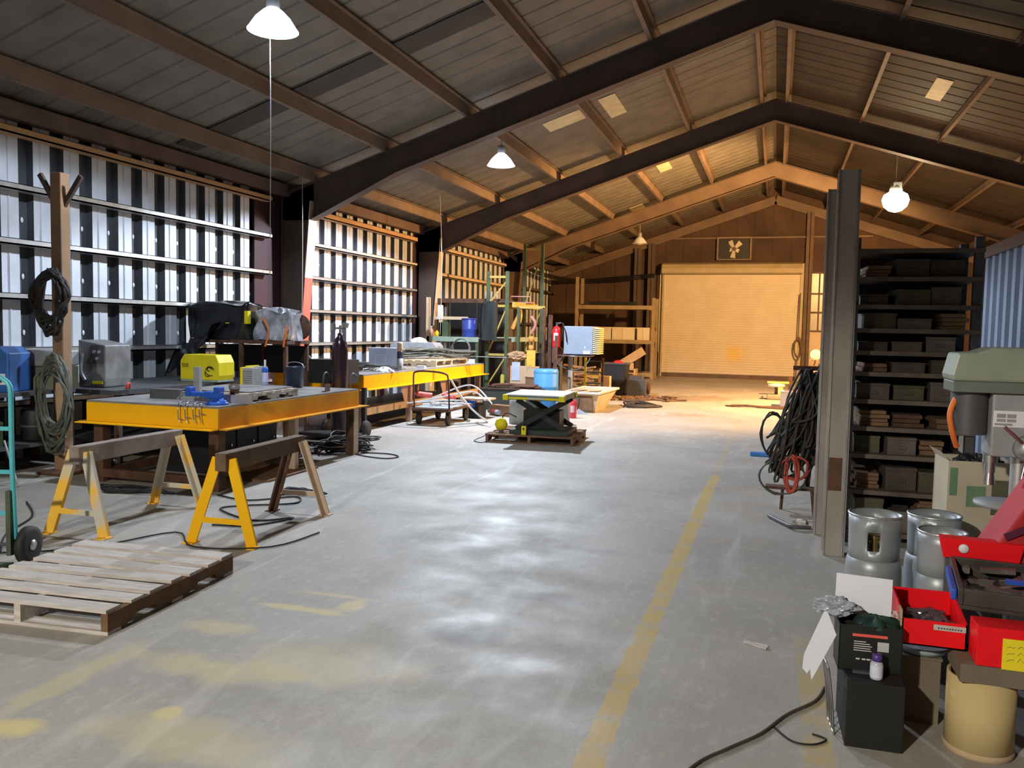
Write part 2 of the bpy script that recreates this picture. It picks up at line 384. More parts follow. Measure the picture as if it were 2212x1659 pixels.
# rigid frames
M_frame = mat('frame_primer', (0.12,0.08,0.062), (0.07,0.045,0.038), 2, 0.6)
M_frame_hi = mat('frame_primer_far', (0.20,0.13,0.085), (0.12,0.08,0.055), 2, 0.6)
M_cream = mat('cream_column_face', (0.66,0.53,0.38), (0.56,0.44,0.31), 3, 0.6)
M_redcol = mat('red_column_face', (0.62,0.12,0.08), (0.52,0.09,0.06), 3, 0.6)
def frame(Y, mf, flange=None, red=False, k=0.48):
    root = bpy.data.objects.new('trim', None); COL.objects.link(root); root['kind'] = 'structure'
    for s in (-1, 1):
        xw = XL if s < 0 else XR; xi_t = xw - s*0.62; xi_b = xw - s*0.34; zk = rz_(xw-s*0.6)-0.22
        b = MB(); b.prism([(xw-s*0.0,0),(xi_b,0),(xi_t,zk-0.35),(xi_t,zk),(xw,zk)], Y-0.006, Y+0.006)
        b.box(xw-s*0.02, Y-0.1, 0, xw, Y+0.1, zk); b.build('column_web', mf, root)
        b = MB(); b.beam((xi_b,Y,2.42 if (red and s<0) else 0),(xi_t,Y,zk-0.3),0.25,0.016,(1,0,0))
        if red and s < 0:
            pass
        z0 = 2.42 if (red and s < 0) else 0.0
        t0 = z0/(zk-0.3); xa = xi_b+(xi_t-xi_b)*t0
        b = MB(); b.beam((xa,Y,z0),(xi_t,Y,zk-0.3),0.25,0.016,(1,0,0)); b.build('column_flange', flange or mf, root)
        if red and s < 0:
            b = MB(); b.beam((xi_b,Y,0),(xa,Y,z0),0.25,0.018,(1,0,0)); b.build('column_flange', M_redcol, root, label='red painted lower column flange')
        # rafter
        x0, x1 = xi_t, XC
        zt = lambda x: rz_(x)-0.215
        b = MB()
        b.prism([(xw,zt(xw)),(x1,zt(x1)),(x1,zt(x1)-k*0.9),(x0-s*1.6,zt(x0-s*1.6)-k*0.85),(x0,zt(x0)-0.62),(xw,zt(x0)-0.62)] if s < 0 else
                [(xw,zt(xw)),(x1,zt(x1)),(x1,zt(x1)-k*0.9),(x0-s*1.6,zt(x0-s*1.6)-k*0.85),(x0,zt(x0)-0.62),(xw,zt(x0)-0.62)], Y-0.006, Y+0.006)
        b.build('rafter_web', mf, root)
        b = MB()
        b.beam((x0-s*1.6,Y,zt(x0-s*1.6)-k*0.85),(x1,Y,zt(x1)-k*0.9),0.22,0.014); b.beam((x0,Y,zt(x0)-0.62),(x0-s*1.6,Y,zt(x0-s*1.6)-k*0.85),0.22,0.014)
        b.beam((xw,Y,zt(xw)),(x1,Y,zt(x1)),0.22,0.014); b.build('rafter_flange', mf, root)
    return root
frame(-1.2, M_frame); frame(4.6, M_frame); frame(12.8, M_frame, M_cream, True); frame(18.6, M_frame, M_cream); frame(25.2, M_frame_hi, M_primer)
# gable rafter against the far wall and girt across the gable
b = MB()
for s in (-1,1):
    xw = XL if s < 0 else XR
    b.beam((xw,YF-0.08,rz_(xw)-0.42),(XC,YF-0.08,rz_(XC)-0.42),0.14,0.3)
b.box(-4.5, YF-0.12, 4.98, 3.0, YF-0.02, 5.04)
struct(b.build('trim', M_frame_hi))
# steel columns beside the roller door
for x in (-4.45, -4.95, 0.98):
    b = MB(); b.box(x-0.12, YF-0.3, 0, x+0.12, YF-0.28, rz_(x)-0.5); b.box(x-0.12, YF-0.06, 0, x+0.12, YF-0.04, rz_(x)-0.5); b.box(x-0.01, YF-0.3, 0, x+0.01, YF-0.04, rz_(x)-0.5)
    struct(b.build('trim', M_frame if x < 0 else M_primer))
# grey tube post behind the first column
b = MB(); b.box(-8.1, 13.0, 0, -7.98, 13.12, 3.8); struct(b.build('trim', mat('grey_beige_post', (0.42,0.38,0.33), None, 4, 0.6)))

# roller door
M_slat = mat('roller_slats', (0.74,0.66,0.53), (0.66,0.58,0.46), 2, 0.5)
dr = struct(bpy.data.objects.new('door_1', None)); COL.objects.link(dr); dr.location = (0,0,0)
b = MB(); z = 0.14; x0, x1 = -3.98, 0.72
while z < 3.72:
    pr_ = [(0,0),(0.018,0.02),(0.02,0.055),(0.0,0.078)]
    for (d0,h0),(d1,h1) in zip(pr_, pr_[1:]+[(0,0.09)]):
        b.add([(x0,YF-0.12-d0,z+h0),(x1,YF-0.12-d0,z+h0),(x1,YF-0.12-d1,z+h1),(x0,YF-0.12-d1,z+h1)], [(0,1,2,3)])
    z += 0.09
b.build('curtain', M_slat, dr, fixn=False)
b = MB(); b.box(x0-0.02, YF-0.16, 0, x1+0.02, YF-0.1, 0.14); b.build('bottom_bar', M_primer, dr)
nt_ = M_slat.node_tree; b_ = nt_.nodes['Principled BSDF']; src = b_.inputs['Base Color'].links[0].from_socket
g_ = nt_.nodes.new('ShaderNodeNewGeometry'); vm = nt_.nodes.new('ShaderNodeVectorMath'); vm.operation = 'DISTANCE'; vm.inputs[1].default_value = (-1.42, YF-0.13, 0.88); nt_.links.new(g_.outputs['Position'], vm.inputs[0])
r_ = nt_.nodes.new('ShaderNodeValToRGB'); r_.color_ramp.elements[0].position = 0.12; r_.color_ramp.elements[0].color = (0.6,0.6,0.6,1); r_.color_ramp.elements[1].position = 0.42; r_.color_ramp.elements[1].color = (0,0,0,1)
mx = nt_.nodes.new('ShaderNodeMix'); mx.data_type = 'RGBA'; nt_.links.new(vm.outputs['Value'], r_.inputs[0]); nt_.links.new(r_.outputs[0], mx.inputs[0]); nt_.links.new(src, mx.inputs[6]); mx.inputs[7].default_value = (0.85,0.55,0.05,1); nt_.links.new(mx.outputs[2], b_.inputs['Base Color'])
M_hood = mat('door_hood', (0.50,0.42,0.26), (0.40,0.33,0.2), 3, 0.5)
b = MB(); b.prism([(YF-0.55,3.75),(YF-0.58,3.9),(YF-0.5,4.05),(YF-0.3,4.12),(YF-0.03,4.12),(YF-0.03,3.72),(YF-0.5,3.72)], x0-0.05, x1+0.05, 'x'); b.build('hood', M_hood, dr)
for xx, s in ((x0,-1),(x1,1)):
    b = MB(); b.box(xx-0.06 if s < 0 else xx, YF-0.2, 0, xx if s < 0 else xx+0.09, YF-0.08, 4.0); b.box(xx-0.14 if s < 0 else xx+0.05, YF-0.1, 0, xx if s < 0 else xx+0.16, YF-0.07, 4.1)
    b.build('guide_track', M_hood, dr)
b = MB(); b.tube([(x0-0.12,YF-0.3,3.9),(x0-0.13,YF-0.3,2.0),(x0-0.12,YF-0.3,0.9)], 0.012); b.build('pull_chain', M_galv, dr)
b = MB(); b.box(-1.75, YF-0.142, 0.75, -1.15, YF-0.14, 1.35)

# window and pale wall panels right of the door
wn = struct(bpy.data.objects.new('window_1', None)); COL.objects.link(wn)
b = MB(); b.box(1.1, YF-0.03, 1.78, 3.3, YF-0.01, 3.75); b.build('pane', mat('dusty_glass', (0.50,0.47,0.40), None, 3, 0.3), wn)
b = MB()
for x in (1.08, 1.36, 1.72, 2.4, 3.3): b.box(x-0.025, YF-0.06, 1.75, x+0.025, YF-0.01, 3.8)
for z in (1.75, 2.4, 3.05, 3.78): b.box(1.08, YF-0.062, z-0.03, 3.3, YF-0.01, z+0.03)
b.build('window_frame', M_primer, wn)
b = MB(); b.box(1.1, YF-0.05, 0.0, 3.3, YF-0.0, 1.74); b.box(1.68, YF-0.07, 0.5, 1.72, YF-0.05, 1.4)
struct(b.build('trim', mat('pale_board', (0.74,0.60,0.45), (0.66,0.52,0.39), 3, 0.7)))

# blue-grey corrugated partition on the right
b = MB(); y = 4.9
while y < 10.95:
    b.add([(2.3,y,0),(2.3,y+0.12,0),(2.3,y+0.12,2.56),(2.3,y,2.56)], [(0,1,2,3)])
    b.add([(2.3,y+0.12,0),(2.36,y+0.16,0),(2.36,y+0.16,2.56),(2.3,y+0.12,2.56)], [(0,1,2,3)])
    b.add([(2.36,y+0.16,0),(2.36,y+0.26,0),(2.36,y+0.26,2.56),(2.36,y+0.16,2.56)], [(0,1,2,3)])
    b.add([(2.36,y+0.26,0),(2.3,y+0.3,0),(2.3,y+0.3,2.56),(2.36,y+0.26,2.56)], [(0,1,2,3)]); y += 0.3
n = len(b.v)
b.box(2.27, 4.9, 2.54, 2.42, y, 2.66, 1); b.box(2.27, y-0.02, 0, 2.42, y+0.12, 2.66, 1); b.box(2.4, 4.9, 0, 2.42, y, 2.56, 1)
struct(b.build('wall_partition', [mat('blue_grey_sheet', (0.22,0.28,0.38), (0.15,0.2,0.28), 2, 0.6), M_dgrey], fixn=False))
# conduit bundle and a wire along the far left wall
b = MB()
for k, dz in enumerate((0, 0.05, 0.1)):
    b.tube([(-7.8,24.0+k*.05,3.95-dz),(-7.9,27.5,3.62-dz),(-7.2,30.6,3.52-dz),(-5.6,30.65,3.62-dz*1.5),(-4.3,30.6,3.72-dz)], 0.022)
struct(b.build('trim', M_black))
# ================================================================ lamps
M_lens = mat('lit_lamp_lens', (0.8,0.9,1.0), (0.78,0.88,1.0), 3, 0.4, emit=25)
M_lensw = mat('lit_warm_lens', (1.0,0.82,0.5), (1.0,0.8,0.48), 3, 0.4, emit=30)
M_glow = mat('glowing_acrylic_shade', (0.75,0.86,1.0), None, 3, 0.4, emit=2.6)
M_shade = mat('enamel_shade', (0.85,0.87,0.9), (0.8,0.82,0.85), 3, 0.35)
def highbay(label, loc, colour, watts, lit=True, group=None):
    t = thing('high_bay_lamp', label, 'lamp', loc)
    b = MB(); b.lathe([(0.06,0.20),(0.10,0.17),(0.17,0.10),(0.235,0.0),(0.245,-0.012),(0.23,-0.005),(0.16,0.085),(0.06,0.16)], n=28); b.build('shade', M_glow if lit else M_shade, t)
    b = MB(); b.lathe([(0.0,0.33),(0.05,0.33),(0.065,0.30),(0.065,0.2),(0.0,0.2)], n=16); b.build('ballast_housing', M_grey, t)
    b = MB(); b.lathe([(0.0,-0.05),(0.05,-0.045),(0.12,-0.02),(0.2,0.0),(0.2,0.02),(0.0,0.02)], n=20); b.build('lens', M_lens if lit else M_shade, t)
    top = rz_(loc[0])-0.2-loc[2]
    b = MB(); b.cyl((0,0,0.33),(0,0,top),0.008,n=6); b.build('hanging_rod', M_galv, t)
    if lit:
        ld = bpy.data.lights.new('lamp_light', 'SPOT'); ld.energy = watts; ld.color = colour; ld.spot_size = math.radians(158); ld.spot_blend = 0.12; ld.shadow_soft_size = 0.10
        lo = bpy.data.objects.new('lamp_light', ld); COL.objects.link(lo); lo.parent = t; lo.location = (0,0,-0.16)
    return t
names = ['cool white high bay lamp glowing at top left', 'cool white high bay lamp blazing above the middle of the hall', 'high bay lamp behind the camera']
for (x,y,z,c,wt), nm in zip(LAMPS, names): highbay(nm, (x,y,z), c, wt)
highbay('unlit bell-shaped lamp hanging left of the roller door', (-4.26,26.7,4.42), COOL, 0, False)
b = MB(); b.tube([(0,0,0),(0.01,0,-1.0),(0,0,-2.6)], 0.004, 5); tag(b.build('pull_cord', M_white), 'thin pale cord hanging from the top left lamp', 'cord', (-4.76,7.12,4.39))
def flood(label, loc, colour, watts):
    t = thing('flood_lamp', label, 'lamp', loc)
    b = MB(); b.lathe([(0.0,-0.28),(0.13,-0.24),(0.23,-0.15),(0.27,-0.02),(0.23,0.09),(0.12,0.16)], n=20); b.build('globe', M_lensw, t)
    b = MB(); b.box(-0.06,-0.10,0.14,0.10,0.10,0.34); b.lathe([(0.12,0.16),(0.13,0.2),(0.08,0.34),(0.0,0.34)], n=16); b.build('housing', M_grey, t)
    top = rz_(loc[0])-0.2-loc[2]
    b = MB(); b.cyl((0,0,0.34),(0,0,top),0.012,n=6); b.build('hanging_rod', M_galv, t)
    ld = bpy.data.lights.new('lamp_light', 'SPOT'); ld.energy = watts; ld.color = colour; ld.shadow_soft_size = 0.16; ld.spot_size = math.radians(166); ld.spot_blend = 0.3
    lo = bpy.data.objects.new('lamp_light', ld); COL.objects.link(lo); lo.parent = t; lo.location = Vector((-0.5,0.45,-0.74))*0.34; lo.rotation_euler = Vector((-0.5,0.45,-0.74)).to_track_quat('-Z','Y').to_euler()
    return t
flood('warm amber flood lamp blazing at upper right', WARM_LAMPS[0][:3], WARM_LAMPS[0][3], WARM_LAMPS[0][4])
# ================================================================ left side: tables, saw horses, pallet
def pallet(label, loc, rz, w=1.2, d=1.0, h=0.13, n=7, wood=None, gapmiss=(), rsmat=None, group=None, seed=1):
    """boards run along local x, three stringers run along y"""
    wood = wood or M_wood; rd = random.Random(seed)
    t = thing('pallet', label, 'pallet', loc, rz, group)
    for i, x in enumerate((-w/2+0.02, 0, w/2-0.02)):
        b = MB(); hh = h-0.036
        # notched stringer
        pts = [(-d/2,0.018),(-d/2+0.18,0.018),(-d/2+0.2,0.05),(-d/2+0.38,0.05),(-d/2+0.4,0.018),(d/2-0.4,0.018),(d/2-0.38,0.05),(d/2-0.2,0.05),(d/2-0.18,0.018),(d/2,0.018),(d/2,h-0.018),(-d/2,h-0.018)]
        b.prism(pts, x-0.02, x+0.02, 'x'); b.build('stringer', (rsmat if i == 2 and rsmat else wood), t)
    bw = d/n*0.70
    for i in range(n):
        y = -d/2 + bw/2 + i*(d-bw)/(n-1)
        b = MB(); ww = bw*(1+rd.uniform(-0.12,0.12)); b.obox((rd.uniform(-.01,.01),y,h-0.009),(w,ww,0.018),(0,rd.uniform(-.004,.004),rd.uniform(-.012,.012)))
        b.build('deck_board', wood, t)
    for y in (-d/2+0.05, 0, d/2-0.05):
        b = MB(); b.box(-w/2, y-0.05, 0.0, w/2, y+0.05, 0.018); b.build('bottom_board', wood, t)
    return t
M_wpale = mat('weathered_board', (0.66,0.60,0.56), (0.40,0.36,0.33), 6, 0.85, 0, 0.25, stretch=(1,7,7))
pallet('weathered wooden pallet lying alone on the floor in front of the saw horses', (-3.78,3.88,0), 0.075, 1.1, 1.15, 0.13, 7, M_wpale, rsmat=M_bwood, seed=4)

# saw horses of angle iron with wooden beam
M_swood = mat('pale_scuffed_legs', (0.60,0.55,0.44), (0.90,0.52,0.05), 3.2, 0.7, contrast=0.06)
def sawhorse(label, loc, rz, near, far, beam_m, L=1.05, H=0.64, spread=0.25):
    t = thing('saw_horse', label, 'saw horse', loc, rz, 'saw horses on the floor')
    b = MB(); b.box(-0.045, -L/2-0.05, H-0.10, 0.045, L/2+0.05, H+0.03); b.build('beam', beam_m, t, bevel=0.006)
    for y, m in ((-L/2, near), (L/2, far)):
        s = -1 if y < 0 else 1
        m2 = m
        for sx in (-1, 1):
            m = m2[(sx+1)//2] if isinstance(m2, tuple) else m2
            b = MB(); p0 = (sx*0.055, y, H-0.015); p1 = (sx*spread, y+s*0.04, 0.006)
            b.beam(p0, p1, 0.012, 0.082, (1,0,0)); b.beam((p0[0],p0[1]-s*0.035+s*0.0,p0[2]), (p1[0],p1[1]-s*0.035,p1[2]), 0.065, 0.010, (1,0,0))
            b.box(p1[0]-0.045, p1[1]-0.05, 0, p1[0]+0.045, p1[1]+0.05, 0.007); b.build('leg', m, t)
        b = MB(); b.box(-0.17, y+s*0.03-0.006, 0.155, 0.17, y+s*0.03+0.006, 0.195); b.build('cross_brace', m, t)
    return t
M_bb = mat('dark_weathered_beam', (0.20,0.13,0.075), (0.09,0.055,0.035), 6, 0.85, 0, 0.3)
M_bb2 = mat('grey_weathered_beam', (0.36,0.30,0.27), (0.20,0.14,0.11), 6, 0.85, 0, 0.3)
sawhorse('bright yellow steel saw horse with dark wooden beam, nearest the open floor', (-3.80,5.60,0), 0.055, M_yellow, (M_rust, M_beige), M_bb)
sawhorse('saw horse with scuffed pale yellow legs below the left corner of the yellow table', (-4.94,5.45,0), 0.03, M_swood, M_swood, M_bb2, 1.08)

# ---- welding table 1
def leg_tube(x, y, h, m, parent, s=0.06, brace=None):
    b = MB(); b.box(x-s, y-s, 0, x+s, y+s, h); b.build('leg', m, parent, bevel=0.004)
T1 = thing('welding_table', 'big steel welding table with yellow channel frame in front of the left wall', 'table', (-5.73,7.97,0))
def table_frame(t, hx, hy, z0, z1, m_front, m_side, m_top, lip=0.10):
    b = MB(); b.box(-hx-0.0, -hy-0.0, z1, hx+0.0, hy+0.0, z1+0.02); b.build('top_plate', m_top, t)
    for s, m in ((-1, m_front), (1, m_front)):
        b = MB(); b.box(-hx, s*hy-0.006, z0, hx, s*hy+0.006, z1-0.0005); b.box(-hx-0.06, s*hy+(0 if s>0 else -lip), z0-0.012, hx, s*hy+(lip if s>0 else 0), z0-0.0003)
        b.build('end_channel', m, t)
    for s, m in ((1, m_side), (-1, m_side)):
        b = MB(); b.box(s*hx-0.006, -hy+0.007, z0, s*hx+0.006, hy-0.007, z1-0.0005); b.box(s*hx+(0.0065 if s>0 else -lip), -hy, z0-0.012, s*hx+(lip if s>0 else -0.0065), hy+lip, z0)
        b.build('side_channel', m, t)
table_frame(T1, 0.77, 1.38, 0.61, 0.80, M_yellow, M_yshade, M_plate)
for x, y in ((0.68,-1.28),(0.72,1.3),(-0.68,-1.28),(-0.68,1.3)): leg_tube(x, y, 0.60, M_rust, T1, 0.055)
b = MB(); b.box(0.66,-0.02,0,0.74,0.05,0.60); b.build('leg', M_beige, T1)
b = MB(); b.box(0.735,1.25,0,0.78,1.36,0.60); b.build('leg_plate', M_beige, T1)
b = MB(); b.box(-0.7,-1.33,0.05,0.68,-1.25,0.13); b.box(-0.7,1.27,0.05,0.68,1.33,0.13); b.box(-0.72,-1.3,0.05,-0.64,1.3,0.13); b.build('base_rail', M_rust, T1)
# lower storage under the table
t = thing('steel_cabinet', 'dark steel cabinet standing under the yellow welding table', 'cabinet', (-6.0,8.0,0))
b = MB(); b.box(-0.3,-0.6,0.0,0.35,0.6,0.5); b.build('cabinet_body', M_black, t, bevel=0.01)
for k in range(3):
    d = MB().box(0.35,-0.58+k*0.4,0.04,0.362,-0.22+k*0.4,0.46).build('door', M_black, t); MB().cyl((0.362,-0.3+k*0.4,0.28),(0.38,-0.3+k*0.4,0.28),0.012).build('handle', M_chrome, d)
b = MB(); b.box(-0.35,-0.5,0,0.25,0.45,0.02); b.box(-0.35,-0.5,0.02,-0.33,0.45,0.06)
tag(b.build('steel_sheet', M_bwood), 'rusty brown steel sheet on the floor beneath the welding table', 'steel sheet', (-5.1,7.75,0.0))
b = MB()
for x in (-0.28,0.28):
    for y in (-0.2,0.2): b.cyl((x,y,0.055),(x,y,0.0),0.03,n=8)
b.box(-0.33,-0.26,0.055,0.33,0.26,0.09); tag(b.build('dolly', M_plate), 'low grey dolly under the far end of the welding table', 'dolly', (-5.75,9.0,0))

# things on table 1 (top z = 0.82)
ZT = 0.82
t = thing('vise', 'blue bench vise bolted at the front corner of the yellow welding table', 'vise', (-5.12,6.78,ZT), 0.15)
b = MB(); b.lathe([(0,0),(0.11,0),(0.11,0.02),(0.07,0.03),(0.06,0.06),(0,0.06)], n=20); b.build('swivel_base', M_blue, t)
b = MB(); b.box(-0.11,-0.05,0.06,0.05,0.05,0.125); b.box(-0.005,-0.06,0.12,0.05,0.06,0.17); b.lathe([(0,0),(0.045,0),(0.05,0.03),(0.03,0.05),(0,0.05)],(0.05,0,0.0),12); b.build('fixed_jaw', M_blue, t, bevel=0.008)
b = MB(); b.box(-0.26,-0.04,0.075,-0.11,0.04,0.118); b.box(-0.30,-0.06,0.075,-0.25,0.06,0.165); b.build('sliding_jaw', M_blue, t, bevel=0.008)
b = MB(); b.cyl((-0.36,0,0.095),(-0.2,0,0.095),0.014); b.cyl((-0.345,-0.12,0.05),(-0.345,0.12,0.14),0.008); b.cyl((-0.26,0,0.085),(-0.1,0,0.085),0.014); b.build('screw_handle', M_chrome, t)
t = thing('anvil_block', 'round rusty pipe fitting standing behind the blue vise', 'pipe fitting', (-5.15,7.1,ZT))
b = MB(); b.lathe([(0,0),(0.06,0),(0.06,0.05),(0.045,0.06),(0.045,0.12),(0.055,0.13),(0.055,0.17),(0.03,0.18),(0,0.18)], n=18); b.build('fitting_body', M_rust, t)
MB().lathe([(0.055,0.13),(0.058,0.14),(0.058,0.155),(0.055,0.17)], n=18).build('collar', M_plate, t)
t = thing('clamp', 'steel bar clamps hanging over the front edge of the yellow table', 'clamp', (-5.25,6.56,0.60))
for k, x in enumerate((-0.12,-0.04,0.05,0.12)):
    b = MB(); zz = 0.225
    b.tube([(x,0.12,zz+0.016),(x,-0.015,zz+0.016),(x,-0.02,0.10+k*0.01),(x+0.02,-0.02,0.06)], 0.006, 6, sub=2); b.cyl((x,-0.02,0.09+0.02*k),(x+0.05,-0.02,0.09+0.02*k),0.005,n=6); b.build('clamp_bar', M_chrome, t)
b = MB(); b.box(-0.03,-0.03,0,0.03,0.03,0.34); b.box(-0.05,-0.05,0,0.05,0.05,0.012)
tag(b.build('steel_post', M_grey), 'upright grey square steel tube on the left of the welding table', 'steel tube', (-5.55,7.05,ZT), 0.2)
b = MB(); b.box(-0.17,-0.07,0,0.17,0.07,0.10); tag(b.build('steel_block', M_dgrey, bevel=0.005), 'dark steel block lying left of the upright grey tube', 'steel block', (-5.95,7.1,ZT), 0.1)
pallet('small wooden pallet lying on the yellow welding table', (-5.38,7.55,ZT), 0.05, 0.75, 1.0, 0.085, 6, M_wood, seed=9)
b = MB(); b.box(-0.4,-0.45,0,0.4,0.45,0.012); tag(b.build('steel_plate', M_plate), 'flat grey steel plate laid on the small pallet', 'steel plate', (-5.48,7.62,ZT+0.086), 0.08)
b = MB(); b.beam((-0.42,0,0.04),(0.42,0,0.04),0.008,0.08); b.beam((-0.42,0.04,0.004),(0.42,0.04,0.004),0.08,0.008)
tag(b.build('angle_iron', M_grey), 'grey angle iron along the front of the small pallet', 'angle iron', (-5.28,6.98,ZT), 0.0)
tag(MB().box(-0.01,-0.08,0,0.0,0.08,0.085).box(-0.05,-0.08,0,-0.01,0.08,0.008).build('bracket', M_rust), 'small rusty bracket near the far right corner of the welding table', 'bracket', (-5.05,8.75,ZT), 0.2)
t = thing('spray_can', 'spray can with a bright blue cap on the small pallet', 'spray can', (-5.42,8.02,ZT+0.098))
MB().lathe([(0,0),(0.033,0),(0.033,0.15),(0.026,0.165),(0,0.165)], n=20).build('can_body', mat('can_white', (0.55,0.6,0.8), None, 5, 0.35), t)
MB().lathe([(0.0335,0.045),(0.0335,0.12)], n=20).build('paper_label', mat('can_label', (0.62,0.62,0.85), (0.4,0.42,0.7), 25, 0.5), t)
MB().lathe([(0.034,0.15),(0.034,0.185),(0.025,0.205),(0.0,0.207)], n=20).build('cap', M_blue, t)
MB().cyl((0.0,0,0.207),(0.0,0,0.29),0.012).build('nozzle_tube', M_white, t)
M_grill = mat('grey_grille', (0.36,0.36,0.34), (0.25,0.25,0.24), 20, 0.6)
for i, (x, y) in enumerate(((-6.0,8.72),(-5.83,8.38))):
    t = thing('wire_feeder', 'yellow-sided wire feeder, the one %s' % ('farther from the blue-capped can' if i == 0 else 'just behind the blue-capped can'), 'wire feeder', (x,y,ZT), 0.0, 'yellow-sided wire feeders on the welding table')
    MB().box(-0.09,-0.12,0,-0.055,0.12,0.28).build('side_plate', M_byellow, t, bevel=0.004)
    b = MB(); b.box(-0.05,-0.11,0.0,0.07,0.11,0.27)
    for k in range(9): b.box(-0.05,-0.118,0.03+k*0.026,0.07,-0.11,0.042+k*0.026)
    b.build('coil_housing', M_grill, t)
t = thing('bucket', 'dark blue bucket with a wire handle behind the spray can', 'bucket', (-5.72,9.1,ZT))
MB().lathe([(0,0.002),(0.10,0),(0.125,0.26),(0.132,0.265),(0.12,0.25),(0.095,0.012),(0,0.012)], n=20).build('pail', mat('navy_plastic', (0.03,0.04,0.08), None, 4, 0.4), t)
MB().tube([(-0.13,0,0.25),(-0.1,0,0.3),(0,0,0.32),(0.1,0,0.3),(0.13,0,0.25)],0.006).build('handle', M_galv, t)

# ---- long bench behind the table with shelf and covered machine
t = thing('work_bench', 'dark steel workbench along the left wall behind the welding table', 'bench', (-7.35,9.9,0))
MB().box(-0.75,-2.6,0.80,0.55,0.08,0.85).build('bench_top', M_dgrey, t)
for x in (-0.7,0.48):
    for y in (-2.5,-1.0,0.03): MB().box(x-0.03,y-0.03,0,x+0.03,y+0.03,0.80).build('leg', M_rust, t)
MB().box(-0.7,-2.5,0.25,0.5,0.05,0.28).build('lower_shelf', M_dgrey, t)
t = thing('steel_rack', 'rusty steel stand carrying the black covered machine', 'rack', (-7.1,10.35,0))
MB().box(-0.95,-0.3,1.33,0.66,0.3,1.38).build('deck', M_rust, t)
for x in (-0.9,-0.1,0.62):
    for y in (-0.27,0.27): MB().box(x-0.025,y-0.025,0,x+0.025,y+0.025,1.33).build('leg', M_rust, t)
MB().box(-0.9,0.25,0.9,0.64,0.28,1.3).build('back_panel', M_black, t)
M_bag = mat('black_plastic_cover', (0.010,0.010,0.012), (0.006,0.006,0.007), 3, 0.3, 0, 0.6)
def drape(b, x0, x1, y0, y1, z0, z1, seed, amp=0.03, nu=18, nv=10, top=True):
    rd = random.Random(seed); ph = [rd.uniform(0,6) for _ in range(6)]
    def fn(u, v):
        a = u*2*PI; e = 4.0
        cx = (abs(math.cos(a))**(2/e))*(1 if math.cos(a)>=0 else -1); cy = (abs(math.sin(a))**(2/e))*(1 if math.sin(a)>=0 else -1)
        if v < 0.7: k = 1.0; z = z0+(z1-z0)*(v/0.7)
        else: k = 1-((v-0.7)/0.3)**1.5; z = z1+0.015*math.sin((v-0.7)*5)
        w = amp*(math.sin(3*a+ph[0]+v*4)+0.6*math.sin(7*a+ph[1]-v*6)+0.5*math.sin(13*a+ph[2]))*(0.4+0.6*(1-v))
        return ((x0+x1)/2+(x1-x0)/2*(cx*k)+w*cx, (y0+y1)/2+(y1-y0)/2*(cy*k)+w*cy, z+amp*0.7*math.sin(5*a+ph[3])*(1 if v>0.6 else 0.3)-0.04*k*(v>0.65)*abs(math.sin(a*2+ph[4])))
    return b.grid(fn, nu*2, nv*2)
t = thing('covered_machine', 'machine under a black plastic cover on the rusty stand by the left wall', 'machine', (-7.5,10.3,1.385))
drape(MB(), -0.62, 0.42, -0.27, 0.25, 0.0, 0.52, 3, 0.022).build('black_cover', M_bag, t)
MB().box(0.40,-0.29,0.22,0.455,-0.22,0.40).build('yellow_edge', M_byellow, t, label='bright yellow edge strip')
MB().lathe([(0,0),(0.03,0),(0.03,0.01),(0,0.012)],(0.02,-0.0,0),12,axis='z').build('tag', M_byellow, t).location = (0.1,-0.29,0.22)
t = thing('wrapped_machine', 'machine wrapped in crumpled clear plastic right of the black covered one', 'machine', (-6.72,10.3,1.385))
M_wrap = mat('clear_plastic_wrap', (0.62,0.64,0.70), (0.12,0.13,0.15), 5, 0.15, 0.3, 0.9)
drape(MB(), -0.24, 0.26, -0.24, 0.22, 0.0, 0.42, 8, 0.045).build('plastic_wrap', M_wrap, t)
MB().tube([(-0.1,-0.27,0.3),(0.0,-0.29,0.18),(0.0,-0.29,0.04),(-0.03,-0.31,-0.09)],0.014).build('strap', M_orange, t)
MB().tube([(0.30,-0.26,0.2),(0.28,-0.30,0.06),(0.26,-0.31,-0.09)],0.014).build('strap', M_orange, t)
t = tag(MB().lathe([(0,-0.012),(0.18,-0.012),(0.19,0),(0.18,0.012),(0,0.012)], n=28, axis='y').build('steel_disc', M_rust), 'round rusty steel disc leaning behind the wrapped machine', 'steel disc', (-6.60,10.62,1.57))
# dark sheet draped to the left of the stand
t = tag(MB().grid(lambda u,v: (-0.80+0.75*u, 0.22*math.sin(u*3)*v-0.28*v, 0.30*u**1.5-0.42*v*(1-u)+0.02*math.sin(u*20+v*3)), 24, 12).build('tarp', M_bag, thick=0.006), 'black tarp sloping down from the covered machine to the left', 'tarp', (-7.42,10.02,1.30))
